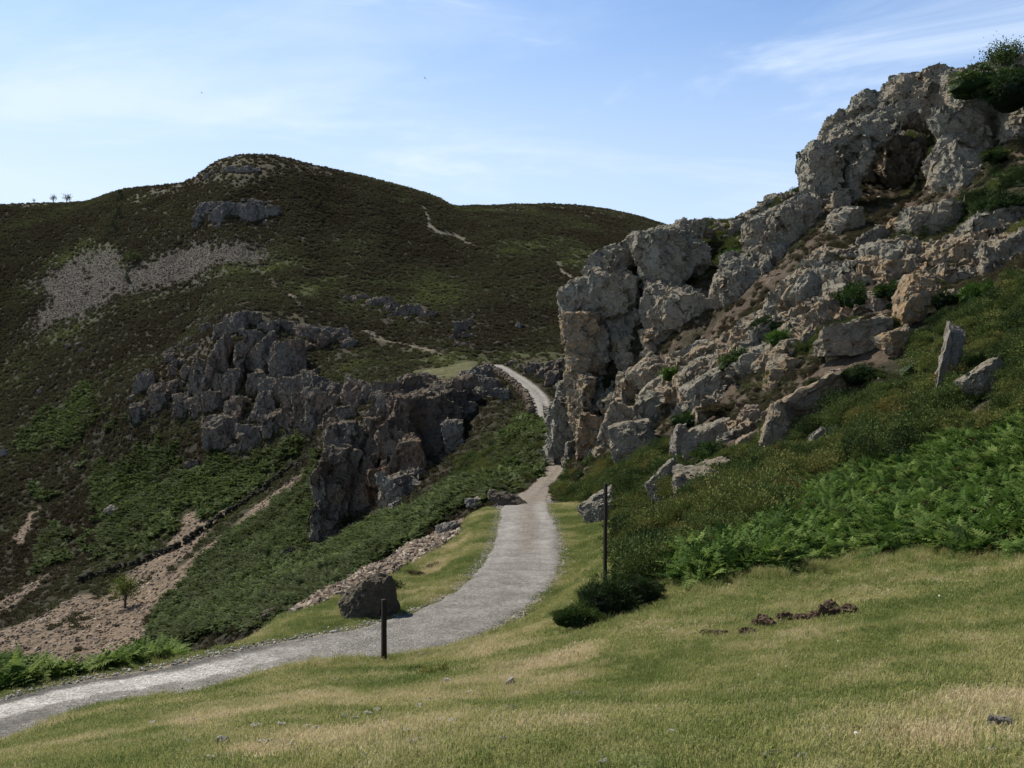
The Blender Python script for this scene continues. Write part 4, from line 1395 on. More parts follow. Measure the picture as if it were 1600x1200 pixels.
# ---- grass
def grass_tuft(seed, blades, rad, h0, h1, wid, lean):
    r_ = np.random.default_rng(seed)
    v, f, lf = [], [], []
    for i in range(blades):
        a, rr = r_.uniform(0, 6.283), rad * math.sqrt(r_.random())
        bx, by = rr * math.cos(a), rr * math.sin(a)
        h = r_.uniform(h0, h1)
        d = r_.uniform(0, 6.283)
        l = h * abs(r_.normal(0, lean)) + h * 0.15
        sx, sy = -math.sin(d) * wid / 2, math.cos(d) * wid / 2
        n = len(v)
        v += [(bx - sx, by - sy, -0.01), (bx + sx, by + sy, -0.01),
              (bx + sx * .7 + math.cos(d) * l * .35, by + sy * .7 + math.sin(d) * l * .35, h * .62), (bx - sx * .7 + math.cos(d) * l * .35, by - sy * .7 + math.sin(d) * l * .35, h * .62),
              (bx + math.cos(d) * l, by + math.sin(d) * l, h)]
        f += [(n, n + 1, n + 2), (n, n + 2, n + 3), (n + 3, n + 2, n + 4)]
        lf += [r_.random()] * 5
    return leafmesh('grass_tuft', v, f, lf)


GRASS = [(0.0, (0.115, 0.160, 0.042)), (0.35, (0.280, 0.295, 0.098)), (0.62, (0.40, 0.36, 0.175)), (1.0, (0.57, 0.48, 0.31))]
mg = instancer_mat('grass_blades', GRASS, 0.35, 0.6, 0.35)
protos('short_grass', [grass_tuft(i, 100, 0.15, 0.005, 0.017, 0.0042, 1.1) for i in range(4)], mg)
protos('long_grass', [grass_tuft(20 + i, 46, 0.13, 0.07, 0.24, 0.006, 0.55) for i in range(3)], mg)
protos('verge_grass', [grass_tuft(40 + i, 95, 0.26, 0.008, 0.033, 0.009, 1.0) for i in range(3)], mg)
onroad = ROADD < 1.03
edge_fuzz = (ROADD > 1.02 + 0.12 * nw1)
turfw = Z['turf'] * edge_fuzz * (1 - 0.93 * RUBC)
worn = zone([(250,1110),(420,1085),(640,1080),(800,1075),(860,1110),(760,1180),(560,1195),(300,1195)], 3, 19, jit=14, soft=10)
sparse = (1 - 0.55 * np.clip(bare / 0.55, 0, 1)) * (1 - 0.45 * worn)
straw_f = np.clip(straw + 0.0, 0, 1)
w = turfw * sparse * dA_world * (GY > 3.2) * (GY < 13)
p, r, k = place(w, 36000)
scatter('short_turf_grass', 'short_grass', p, r, rng.uniform(0.7, 1.35, len(p)), np.clip(straw_f.ravel()[k] * 0.60 + 0.20 + 0.42 * fbm(p / 0.55, 3, 91) + 0.42 * fbm(p / 1.7, 3, 92) + rng.normal(0, 0.13, len(p)), 0, 1), 'short grazed grass of the foreground brow', 'grass')
w = turfw * sparse * dA_world * (GY >= 12) * (GY < 62)
p, r, k = place(w, 42000, grass=True)
scatter('verge_grass', 'verge_grass', p, r, rng.uniform(0.6, 1.25, len(p)) * np.where(GY.ravel()[k] > 26, 1.2, 0.9), np.clip(straw_f.ravel()[k] * 0.60 + 0.20 + 0.42 * fbm(p / 0.55, 3, 91) + 0.42 * fbm(p / 1.7, 3, 92) + rng.normal(0, 0.13, len(p)), 0, 1), 'green and straw coloured turf along both sides of the track', 'grass')
edge = blur(Z['fernR'], 14) * (1 - Z['fernR'])
lump = sstep(0.02, 0.4, fbm(NPX / 0.9, 3, 71).reshape(GX.shape))
w = turfw * dA_world * (GY > 4) * (GY < 32) * (edge * 6 + lump * (0.12 + 0.10 * (GX > 620) * sstep(8, 13, GY))) * (edge_fuzz)
p, r, k = place(w, 6500)
scatter('long_grass', 'long_grass', p, r, rng.uniform(0.25, 1.0, len(p)) * np.interp(p[:, 1], [4, 12, 18], [0.42, 0.7, 1.0]), np.clip(straw_f.ravel()[k] * 0.4 + rng.normal(0.32, 0.2, len(p)), 0, 1), 'longer dry grass tufts in front of the bracken bank', 'grass')

# ---- bracken
def bracken(seed, fronds, pairs, size=1.0):
    r_ = np.random.default_rng(seed)
    v, f, lf = [], [], []
    for i in range(fronds):
        az = r_.uniform(0, 6.283)
        L = size * r_.uniform(0.75, 1.15)
        up = r_.uniform(0.5, 0.95)
        base = np.array([r_.normal(0, 0.07), r_.normal(0, 0.07), 0.0])
        d = np.array([math.cos(az), math.sin(az), 0])
        s = np.array([-math.sin(az), math.cos(az), 0])
        tone = r_.random()
        roll = r_.normal(0, 0.25)
        for j in range(pairs + 1):
            t = (j + 1.0) / (pairs + 1)
            rise = L * up * (t - 0.52 * t * t) * 1.35
            out = L * (0.22 * t + 0.62 * t * t)
            c = base + d * out + np.array([0, 0, rise])
            tn = d * (0.22 + 1.24 * t) + np.array([0, 0, up * (1 - 1.04 * t) * 1.35])
            tn /= np.linalg.norm(tn)
            if t < 0.28:
                continue
            wl = L * 0.30 * min(1.0, (1.03 - t) * 1.9) * (0.8 + 0.4 * r_.random())
            wd = L * 0.5 / pairs * 0.95
            for sg in (-1, 1):
                sd = s * sg + np.array([0, 0, -0.25 + sg * roll]) + tn * 0.35 + r_.normal(0, 0.12, 3)
                sd /= np.linalg.norm(sd)
                n = len(v)
                v += [tuple(c - tn * wd), tuple(c + sd * wl * 0.55 - tn * wd * 0.9), tuple(c + sd * wl), tuple(c + sd * wl * 0.5 + tn * wd * 0.9), tuple(c + tn * wd)]
                f += [(n, n + 1, n + 3), (n, n + 3, n + 4), (n + 1, n + 2, n + 3)]
                q = min(1, max(0, tone * 0.6 + r_.random() * 0.4))
                lf += [q] * 5
    return leafmesh('bracken_plant', v, f, lf)


FERN = [(0.0, (0.060, 0.050, 0.018)), (0.07, (0.024, 0.050, 0.009)), (0.5, (0.064, 0.122, 0.022)), (1.0, (0.165, 0.220, 0.058))]
mf = instancer_mat('bracken_fronds', FERN, 0.35, 0.75, 0.6)
protos('bracken', [bracken(200 + i, 9, 15) for i in range(5)], mf)
mf2 = instancer_mat('far_bracken_fronds', [(0.0, (0.045, 0.055, 0.020)), (0.4, (0.078, 0.112, 0.034)), (1.0, (0.15, 0.20, 0.055))], 0.3, 0.8, 0.5)
protos('far_bracken', [bracken(220 + i, 8, 5) for i in range(3)], mf2)
fsoft = np.clip(blur(Z['fernR'], 10) * 1.15, 0, 1) ** 1.7
fl = fbm(NPX / 2.2, 3, 77).reshape(GX.shape)
w = fsoft * dA_world * np.clip(0.8 + 0.9 * fl, 0.12, 1.5)
p, r, k = place(w, 9500, -0.05, 0.38)
scatter('bracken', 'bracken', p, r, rng.uniform(0.28, 0.85, len(p)) * (0.45 + 0.55 * fsoft.ravel()[k]) * 0.82 * (1 + 0.5 * fl.ravel()[k]), np.clip(rng.normal(0.48, 0.22, len(p)) + 0.4 * nw1.ravel()[k], 0, 1), 'bright green bracken bank at the foot of the right-hand hill', 'bracken')
FR = zone([(-480,1105),(-480,1000),(0,1005),(230,975),(400,955),(425,975),(380,1004),(240,1038),(120,1064),(0,1088)], 17, 36, jit=3)
w = FR * dA_world * (ROADD > 1.62)
p, r, k = place(w, 1700, -0.08, 0.34)
scatter('bracken_fringe', 'bracken', p, r, rng.uniform(0.30, 0.80, len(p)) * np.interp(p[:, 0] / p[:, 1] * F + CX, [0, 230, 420, 540], [1.15, 1.0, 0.75, 0.6]), np.clip(rng.normal(0.80, 0.2, len(p)), 0, 1), 'low green bracken fringe along the left verge of the track', 'bracken')
w = Z['fern'] * np.clip(0.75 + 1.3 * fbm(NPX / 6.0, 4, 80).reshape(GX.shape), 0.12, 1.4) * (1 - RUBC) * (dA_world * dA_scr) ** 0.5 * GY * (ROADD > 1.3)
p, r, k = place(w, 26000, -0.1, 0.25)
scatter('bracken_slope', 'far_bracken', p, r, rng.uniform(0.8, 1.6, len(p)) * np.interp(GY.ravel()[k], [40, 90, 200], [0.75, 1.0, 1.35]), np.clip(rng.normal(0.20, 0.13, len(p)) + 0.45 * v2.ravel()[k], 0, 1), 'bracken covering the slope that falls left from the track', 'bracken')

# ---- heather and gorse scrub
def scrub(seed, lumps, sprigs, ln, wd, flat=0.7, core=True, spread=0.62, up=0.3):
    """a low bush: sprigs standing out from lumps of a dome"""
    r_ = np.random.default_rng(seed)
    v, f, lf = [], [], []
    for i in range(lumps):
        a, e = r_.uniform(0, 6.283), math.asin(r_.uniform(0.02, 1))
        rr = r_.uniform(0.45, 1.0) * spread
        c = np.array([math.cos(a) * math.cos(e) * rr, math.sin(a) * math.cos(e) * rr, math.sin(e) * rr * flat])
        lr = r_.uniform(0.14, 0.38)
        tone = r_.random()
        for j in range(sprigs):
            d = r_.normal(size=3)
            d[2] = abs(d[2]) * 0.9 + up if d[2] > -0.9 else d[2]
            d /= np.linalg.norm(d)
            b = c + d * lr * r_.uniform(0.45, 0.9)
            L = ln * r_.uniform(0.6, 1.3)
            s = np.cross(d, r_.normal(size=3)); s /= np.linalg.norm(s) + 1e-9
            dd = d + r_.normal(0, 0.3, 3)
            n = len(v)
            v += [tuple(b), tuple(b + dd * L * .5 + s * wd), tuple(b + dd * L), tuple(b + dd * L * .5 - s * wd)]
            f += [(n, n + 1, n + 2), (n, n + 2, n + 3)]
            q = min(1, max(0, tone * 0.55 + r_.random() * 0.45))
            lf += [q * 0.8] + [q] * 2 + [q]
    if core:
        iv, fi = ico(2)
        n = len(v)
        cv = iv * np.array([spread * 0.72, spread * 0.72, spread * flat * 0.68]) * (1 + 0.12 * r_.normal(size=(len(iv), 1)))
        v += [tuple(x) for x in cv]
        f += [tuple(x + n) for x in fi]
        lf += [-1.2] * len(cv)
    return leafmesh('low_bush', v, f, lf)


HEATH = [(0.0, (0.050, 0.040, 0.022)), (0.4, (0.072, 0.065, 0.036)), (0.7, (0.086, 0.094, 0.040)), (1.0, (0.16, 0.17, 0.058))]
GORSE = [(0.0, (0.022, 0.038, 0.011)), (0.35, (0.066, 0.098, 0.025)), (0.6, (0.122, 0.144, 0.038)), (0.86, (0.165, 0.158, 0.046)), (1.0, (0.185, 0.130, 0.042))]
mh = instancer_mat('heather_sprigs', HEATH, 0.25, 0.85, 0.16)
mgo = instancer_mat('gorse_sprigs', GORSE, 0.15, 0.7, 0.55)
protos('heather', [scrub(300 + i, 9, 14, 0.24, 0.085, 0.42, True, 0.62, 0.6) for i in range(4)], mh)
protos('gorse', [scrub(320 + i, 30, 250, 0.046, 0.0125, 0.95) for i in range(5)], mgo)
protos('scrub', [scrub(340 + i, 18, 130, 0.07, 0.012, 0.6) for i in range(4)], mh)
bareh = np.maximum.reduce([np.clip(blur(Z['scree'], 16) * 1.3 - 0.10 - 0.55 * np.clip(nw2, -0.1, 1), 0, 1), Z['path'], blur(Z['tan'], 2) * (nw1 < 0.36), Z['fern'] * 0.85, (ROADD < 1.35) * 1.0, Z['turf'], RUBC, 0.93 * Z['shelf']])
w = (1 - bareh) * (1 - 0.25 * Z['rockface']) * (1 - 0.7 * Z['summit']) * (1 - 0.45 * Z['greenpatch']) * (klass_full := np.where((GX < 905) & (GY > 48) | (GY > 150), 1.0, 0.0)) * (GY < 600) * (dA_world * dA_scr) ** 0.5 * GY
p, r, k = place(w, 100000, -0.15, 0.2)
ht = np.clip(rng.normal(0.36, 0.09, len(p)) + 0.55 * v1.ravel()[k] + 0.35 * v2.ravel()[k] + 0.3 * Z['greenpatch'].ravel()[k], 0, 1)
scatter('heather', 'heather', p, r, rng.uniform(0.55, 1.3, len(p)) * np.interp(GY.ravel()[k], [60, 200, 450], [0.7, 1.0, 1.35]), ht, 'dark heather covering the far hill and the valley side', 'heather')
w = (1 - np.maximum(Z['turf'], Z['fernR'])) * (GX > 870) * (GY > 19.5) * (GY < 105) * (ROADD > 1.6)
gz = fbm(NPX / 5.0, 4, 73).reshape(GX.shape)
gz2 = fbm(NPX / 3.2, 4, 75).reshape(GX.shape)
lowband = np.clip((GPY - np.interp(GX, [880, 1000, 1100, 1250, 1400, 1600], [735, 715, 720, 690, 600, 470])) / 60, -1, 1)      # thick gorse low on the slope, thinner among the rocks
gw = w * dA_world ** 0.8 * np.clip(0.48 + 0.6 * lowband + 1.2 * gz, 0.0, 1.2) * (1 - 0.3 * Z['rockface'])
p, r, k = place(gw, 3500, -0.12, 0.2)
scatter('gorse_scrub', 'gorse', p, r, rng.uniform(0.45, 1.1, len(p)) * (1 + 0.9 * np.clip(fbm(p / 3.0, 3, 79) , -0.5, 1)), np.clip(rng.normal(0.43, 0.22, len(p)) + 0.5 * gz2.ravel()[k], 0, 1), 'gorse scrub spreading over the slope under the crag', 'gorse')
bw = gw * (lowband > -0.15) * np.clip(0.25 + 1.6 * fbm(NPX / 2.4, 3, 78).reshape(GX.shape), 0, 1)
p, r, k = place(bw, 480, -0.18, 0.15)
scatter('gorse_thicket', 'gorse', p, r, rng.uniform(0.9, 1.75, len(p)), np.clip(rng.normal(0.47, 0.22, len(p)) + 0.5 * gz2.ravel()[k], 0, 1), 'taller gorse thickets on the lower slope above the bracken', 'gorse')
sw = w * dA_world ** 0.8 * np.clip(0.42 - 0.25 * lowband + 1.1 * gz2, 0.0, 1.2) * (1 - 0.4 * Z['rockface'])
p, r, k = place(sw, 9500, -0.10, 0.2)
scatter('heather_scrub', 'scrub', p, r, rng.uniform(0.35, 0.80, len(p)), np.clip(rng.normal(0.42, 0.15, len(p)) + 0.5 * gz.ravel()[k], 0, 1), 'brown heather scrub between the rocks of the crag', 'heather')
w = zone([(830,660),(850,660),(850,745),(800,775),(760,770),(700,760),(720,720),(790,690)], 60, 135, jit=5) * (ROADD > 1.4) * dA_world
p, r, k = place(w, 420, -0.12, 0.2)
scatter('gorse_spur', 'gorse', p, r, rng.uniform(0.6, 1.3, len(p)), np.clip(rng.normal(0.5, 0.2, len(p)), 0, 1), 'gorse on the spur between the track and the road above', 'gorse')

# ---- stones of the screes
def chip(seed, sub=1, flat=0.6):
    v, f = rock_np((0, 0, 0), (1.0, 0.75, flat), None, seed, sub, npl=5, sharp=20)
    me = mesh_np('stone_chip', v, f, False)
    fattr(me, 'leaf', np.full(len(v), 0.5))
    return me


STONE = [(0.0, (0.05, 0.040, 0.032)), (0.5, (0.086, 0.070, 0.052)), (1.0, (0.125, 0.105, 0.084))]
TAN = [(0.0, (0.07, 0.052, 0.038)), (0.5, (0.165, 0.128, 0.095)), (1.0, (0.36, 0.31, 0.25))]
protos('stone', [chip(400 + i) for i in range(5)], instancer_mat('scree_stone', STONE, 0, 0.9, 0.1))
protos('gravel', [chip(420 + i) for i in range(4)], instancer_mat('gravel_chip', [(0.0, (0.08, 0.075, 0.07)), (0.5, (0.24, 0.225, 0.205)), (1.0, (0.46, 0.44, 0.41))], 0, 0.9, 0.1))
protos('tan_stone', [chip(410 + i) for i in range(5)], instancer_mat('tan_stone', TAN, 0, 0.9, 0.1))
p, r, k = place(blur(Z['scree'], 8) ** 1.5 * dA_world, 16000, 0, 0.5)
scatter('scree', 'stone', p, r, 0.12 + 0.26 * rng.random(len(p)) ** 4, np.clip(rng.normal(0.5, 0.25, len(p)), 0, 1), 'grey purple scree of loose stones under the far rock band', 'scree')
p, r, k = place(Z['tan'] * dA_world ** 0.8, 9000, 0, 0.5)
scatter('tan_scree', 'tan_stone', p, r, 0.07 + 0.35 * rng.random(len(p)) ** 4, np.clip(rng.normal(0.45, 0.25, len(p)), 0, 1), 'tan stony scree running down the gully on the left', 'scree')
RUB = RUBC
p, r, k = place(RUB * dA_world, 10000, 0.02, 0.5)
scatter('bank_rubble', 'tan_stone', p, r, 0.04 + 0.20 * rng.random(len(p)) ** 3, np.clip(rng.normal(0.55, 0.25, len(p)), 0, 1), 'bank of pale broken stone along the outer edge of the verge', 'rubble')
p, r, k = place(((ROADD < 1.28) & (GY < 60)) * (0.35 + 2.5 * np.exp(-((ROADD - 1.02) / 0.08) ** 2)) * dA_world ** 0.7, 16000, 0.02, 0.5)
scatter('track_gravel', 'gravel', p, r, 0.008 + 0.036 * rng.random(len(p)) ** 3, np.clip(rng.normal(0.66, 0.3, len(p)), 0, 1), 'loose gravel chips on the track and its edges', 'gravel')
p, r, k = place(np.clip(bare * 2, 0.02, 1) * Z['turf'] * (GY > 3.3) * (GY < 16) * dA_world * (ROADD > 1.1), 1500, 0.004, 0.4)
scatter('turf_chips', 'tan_stone', p, r, 0.006 + 0.016 * rng.random(len(p)) ** 3, np.clip(rng.normal(0.7, 0.2, len(p)), 0, 1), 'small stone chips in the worn turf of the brow', 'gravel')
p, r, k = place(np.clip(Z['slope'], 0, 1) * (GY > 30) * dA_world, 3600, 0, 0.4)
scatter('slope_stones', 'tan_stone', p, r, 0.06 + 0.32 * rng.random(len(p)) ** 3, np.clip(rng.normal(0.4, 0.22, len(p)), 0, 1), 'loose stones lying over the slope under the crag', 'stones')
# ------------------------------------------------------------------ boulders one can count
def boulder(px, py, rx, ry, tilt, tint, label, m='boulder', deep=0.85, back=0.35, sub=5, Y=None, group=None, name='boulder', planes=None, y0=0.0, cat='boulder', yaw=22, **k):
    SEED[0] += 1
    sd = SEED[0]
    h = ray(px, py + ry * 0.75, y0)
    Y = Y or (h.y if h is not None else 60.0)
    wx, wy = rx * Y / F, ry * Y / F
    wd = deep * (wx + wy) / 2
    c = P(px, py, Y) + Vector((0, back * wd, 0))
    v, f = rock_np((0, 0, 0), (wx * 1.08, wd * 1.1, wy * 1.08), tiltrot(tilt, sd, yaw, 8), sd, sub, facet=True, **k)
    me = mesh_np(name, v, f, False)
    fattr(me, 'tint', np.full(len(v), tint))
    o = link(name, me, M[m])
    o.location = c
    tag(o, label, cat, group)
    return o


# the big one beside the track
def track_boulder():
    Y = 26.0
    c = P(574, 931, Y)
    n, f = ico(5)
    N = np.array([(0.97, -0.12, 0.16), (-0.72, -0.12, 0.68), (0.30, -0.25, 0.92), (0.1, -0.97, 0.2), (0.1, 0.95, 0.2), (-0.35, -0.85, 0.38), (0.72, -0.66, 0.2), (-0.1, 0.6, 0.8), (0, 0, -1.0), (-0.95, -0.25, -0.1), (-0.5, 0.2, 0.84)])
    N /= np.linalg.norm(N, axis=1)[:, None]
    d = np.array([0.66, 0.40, 0.60, 0.60, 0.6, 0.58, 0.62, 0.55, 0.7, 0.80, 0.46])
    t = n @ N.T
    r = -np.log(np.exp(-30 * np.where(t > 0.05, d / np.maximum(t, 0.05), 9)).sum(1)) / 30
    p = n * r[:, None]
    B = np.array(Euler((0.1, -0.8, 0.1)).to_matrix())
    for sz, am, sd in (((0.55, 0.5, 0.20), 0.75, 61), ((0.24, 0.2, 0.10), 0.7, 62)):
        p = planarise(p, grid_normals(p, f), p @ B, sz, am, 0.2, sd, 0.25)
    p = p + n * (0.012 * fbm(p * 8, 3, 9))[:, None]
    me = mesh_np('boulder', p * np.array([0.96, 0.86, 0.97]), f, False)
    fattr(me, 'tint', np.zeros(len(p)))
    o = link('boulder', me, M['darkboulder'])
    o.location = c + Vector((0, 0.3, 0))
    tag(o, 'big dark leaning boulder at the left edge of the track, shadow on the gravel', 'boulder')


track_boulder()
for a in SLOPE_BOULDERS:
    boulder(*a, m='crag' if a[2] > 24 else 'boulder', y0=24, **({'npl': 1, 'yaw': 6, 'deep': 0.42} if 'thin leaning' in a[6] else {}))
boulder(1436, 470, 31, 40, 4, 1.0, 'orange pyramid shaped rock standing on the upper slope', m='crag', y0=30, yaw=5)
boulder(431, 962, 24, 10, -6, 0.0, 'low dark grey rock at the lower end of the rubble bank', y0=24, m='darkboulder')
boulder(700, 826, 20, 9, -22, -0.1, 'pale grey rock at the upper end of the rubble bank', y0=40)
boulder(752, 784, 26, 8, -4, -0.1, 'low pale rock ledge on the verge where the track narrows', y0=46)
boulder(794, 784, 30, 8, 16, 0.0, 'dark flat rock ledge reaching to the left edge of the narrow track', m='darkboulder', y0=48)
boulder(176, 801, 10, 9, 0, 0.0, 'lone grey boulder on the left slope among green bracken', y0=120)
boulder(388, 716, 8, 3, -5, 0.0, 'pale flat stone just below the ribbed cliff', y0=150)
boulder(283, 758, 8, 4, -20, 0.0, 'pale low stone below the rock cluster on the left slope', y0=130)
boulder(446, 871, 15, 9, -35, 0.0, 'grey slanting rock in the bracken beside the dark conifer', y0=60, m='darkboulder')
boulder(461, 902, 9, 8, -50, 0.0, 'small grey rock in the bracken below the slanting one', y0=55, m='darkboulder')
boulder(240, 776, 5, 5, 0, 0.0, 'tiny pale stone on the left slope below the dark bush', y0=130)
boulder(62, 612, 5, 3, 0, 0.0, 'tiny pale stone on the dark heather at the far left', y0=200)
boulder(4, 710, 10, 6, -20, 0.0, 'grey rock at the left edge of the picture halfway up', y0=180)
boulder(810, 509, 5, 5, 30, 0.0, 'lone pale rock in the heather right of the road crest', y0=200)
boulder(776, 537, 7, 3, -20, 0.0, 'low pale stone just above the road crest', y0=200)

# stones in the foreground turf
for a in [
    (1563, 1134, 15, 9, -5, 0.0, 'rounded grey stone half sunk in the turf at the right edge'),
    (1553, 1172, 8, 4, 0, -0.1, 'small flat pale stone below the rounded grey stone at right'),
    (795, 1111, 12, 5, 0, -0.1, 'flat grey stone in the turf right of the worn patch'),
    (906, 1089, 17, 4, 0, 0.0, 'long flat grey stone bedded in the straw coloured turf'),
    (345, 1161, 9, 8, 20, -0.1, 'dark upright stone in the worn turf at lower left'),
    (440, 1137, 6, 5, 0, -0.1, 'brightest little pale stone on the worn turf at left'),
    (796, 1069, 8, 5, -25, -0.1, 'pale stone with a tilted face below the yellow tuft'),
    (1300, 1095, 6, 3, 0, 0.0, 'small brown edged stone in the middle of the right turf'),
    (1206, 1184, 14, 6, 0, 0.0, 'flat grey stone in a bare patch at the bottom right'),
    (1256, 1185, 9, 5, 0, -0.1, 'pale chip beside the flat grey stone at the bottom'),
    (1240, 1138, 7, 3, 0, 0.1, 'thin flat stone above the bare patch on the right'),
    (945, 1196, 8, 6, 0, -0.1, 'pale stone cut by the bottom edge of the picture'),
    (660, 1026, 10, 4, -20, 0.5, 'tan stone under the yellow tuft beside the near post'),
]:
    a = (a[0], a[1] - 0.35 * a[3], a[2] * 1.15, a[3] * 1.3) + a[4:]
    boulder(*a, m='whitestone' if a[5] < 0 else 'boulder', sub=4, back=0.1, deep=0.7, name='stone', cat='stone', Y=None)
r_ = np.random.default_rng(5)
spots = [(700, 1068), (735, 1086), (656, 1108), (690, 1130), (706, 1132), (634, 1148), (644, 1166), (652, 1160), (658, 1147), (772, 1118), (786, 1160), (575, 1120), (540, 1124), (590, 1116), (470, 1130),
         (480, 1140), (400, 1140), (398, 1155), (410, 1165), (420, 1163), (266, 1178), (296, 1163), (300, 1130), (432, 1163), (455, 1168), (520, 1165), (530, 1160), (494, 1142), (555, 1128), (602, 1133), (940, 1188),
         (1124, 1112), (1131, 1120), (1120, 1132), (294, 1180), (238, 1137), (570, 1185), (330, 1190), (1050, 1150), (1365, 1105)]
base_stone = None
for i, (x, y) in enumerate(spots):
    h = ray(x, y)
    s = r_.uniform(3.6, 8.5) * h.y / F
    if base_stone is None:
        v, f = rock_np((0, 0, 0), (1.0, 0.8, 0.55), None, 901, 3)
        me = mesh_np('stone', v, f, False)
        fattr(me, 'tint', np.full(len(v), 0.0))
        o = base_stone = link('stone', me, M['whitestone'])
    else:
        o = base_stone.copy()
        COL.objects.link(o)
    o.location = h + Vector((0, 0, s * 0.5 + 0.012))
    o.rotation_euler = (r_.uniform(-0.3, 0.3), r_.uniform(-0.3, 0.3), r_.uniform(0, 6.28))
    o.scale = (s * r_.uniform(0.8, 1.5), s, s * r_.uniform(0.6, 1.0))
    tag(o, 'small pale stone lying in the grazed turf of the foreground', 'stone', 'small pale stones in the foreground turf')

# clods of turned earth
def soil_mat():
    m, t, b, out = mat('turned_earth')
    g = nn(t, 'ShaderNodeNewGeometry')
    n = noise_tex(t, g.outputs['Position'], 28, 5, 0.7)
    t.links.new(mixrgb(t, n, (0.035, 0.022, 0.015), (0.15, 0.105, 0.072)), b.inputs['Base Color'])
    bump(t, b, n, 1.0, 0.03)
    return m


M['soil'] = soil_mat()
for i, (x, y, w_, h_) in enumerate([(1104, 992, 9, 4), (1124, 993, 9, 4), (1166, 990, 10, 5), (1188, 976, 11, 8), (1202, 978, 9, 5), (1224, 971, 9, 8), (1252, 969, 12, 5), (1280, 966, 10, 5), (1292, 962, 10, 9), (1298, 952, 9, 7), (1312, 960, 12, 6), (1330, 957, 9, 6)]):
    lab = ['low crumbly clod at the left end of the row of turned earth', 'crumbly clod second from the left in the row of turned earth', 'tan and brown clod left of the grey pair', 'tall greyish clod left of the middle of the earth row',
           'small clod touching the tall greyish one', 'upright dark clod in the middle of the earth row', 'wide low clod between the dark clod and the big heap', 'low clod at the left foot of the big heap', 'largest dark lump of the big earth heap',
           'lump on top of the big earth heap', 'long reddish lump right of the earth heap', 'last small lump at the right end of the earth row'][i]
    boulder(x, y - 0.5 * h_, w_ * 1.25, h_ * 1.35, 0, 0.0, lab, m='soil', sub=4, back=0.0, deep=0.9, name='soil_clod', group='clods of turned earth across the grass', cat='clod', rough=0.30, steps=0.3)

# ------------------------------------------------------------------ posts
def post_mat():
    m, t, b, out = mat('tarred_timber')
    g = nn(t, 'ShaderNodeTexCoord')
    mp = nn(t, 'ShaderNodeMapping')
    mp.inputs['Scale'].default_value = (30, 30, 1.6)
    t.links.new(g.outputs['Object'], mp.inputs[0])
    n = noise_tex(t, mp.outputs[0], 1.0, 6, 0.7)
    t.links.new(mixrgb(t, n, (0.008, 0.006, 0.005), (0.045, 0.035, 0.03)), b.inputs['Base Color'])
    b.inputs['Roughness'].default_value = 0.65
    bump(t, b, n, 0.6, 0.01)
    return m


M['post'] = post_mat()


def make_post(px, pyb, pyt, Y, wid, lean, label):
    z0 = float(ground_z((px - CX) / F * Y, Y)[0])
    top = (CY - pyt) / F * Y
    h = top - z0
    w = wid * Y / F / 2
    bm = bmesh.new()
    secs = [(-0.25, 1.0, 0), (0.0, 1.04, 0), (h * 0.25, 1.0, .3), (h * 0.5, 0.97, -.2), (h * 0.75, 0.98, .2), (h - w * 0.9, 0.97, 0), (h - w * 0.25, 0.90, 0), (h, 0.55, 0)]
    prev = None
    r2 = random.Random(int(px))
    prof = [(-1, -.72), (-.72, -1), (.72, -1), (1, -.72), (1, .72), (.72, 1), (-.72, 1), (-1, .72)]
    for z, s, wv in secs:
        ring = [bm.verts.new((x * w * s + lean * z + 0.006 * wv + r2.uniform(-.002, .002), y * w * s + r2.uniform(-.002, .002), z)) for x, y in prof]
        if prev:
            for i in range(8):
                bm.faces.new((prev[i], prev[(i + 1) % 8], ring[(i + 1) % 8], ring[i]))
        prev = ring
    bm.faces.new(prev)
    me = bpy.data.meshes.new('post')
    bm.to_mesh(me)
    bm.free()
    o = link('post', me, M['post'])
    o.location = ((px - CX) / F * Y, Y, z0)
    o.rotation_euler = (0, 0, 0.5)
    tag(o, label, 'post', 'dark marker posts beside the track')


make_post(600, 1038, 936, 18.9, 7.5, 0.0, 'thick dark post with rounded top at the near edge of the track')
make_post(945, 882, 755, 18.6, 5.0, 0.008, 'thinner taller dark post rising behind the dark bush in front of the pale boulder')

# ------------------------------------------------------------------ bushes and trees
LG = leaf_mat('gorse_foliage', [(0.0, (0.010, 0.022, 0.006)), (0.4, (0.030, 0.062, 0.014)), (0.75, (0.070, 0.105, 0.024)), (1.0, (0.14, 0.15, 0.04))], 0.2)
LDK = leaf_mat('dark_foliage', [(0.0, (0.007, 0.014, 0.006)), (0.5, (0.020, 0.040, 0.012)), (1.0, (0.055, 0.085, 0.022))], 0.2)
LBR = leaf_mat('bright_foliage', [(0.0, (0.018, 0.045, 0.008)), (0.5, (0.055, 0.115, 0.018)), (1.0, (0.14, 0.20, 0.04))], 0.3)
LYE = leaf_mat('yellow_foliage', [(0.0, (0.05, 0.05, 0.012)), (0.5, (0.15, 0.14, 0.03)), (1.0, (0.30, 0.25, 0.05))], 0.3)
LBN = leaf_mat('brown_foliage', [(0.0, (0.020, 0.018, 0.010)), (0.5, (0.060, 0.050, 0.022)), (1.0, (0.12, 0.095, 0.04))], 0.2)
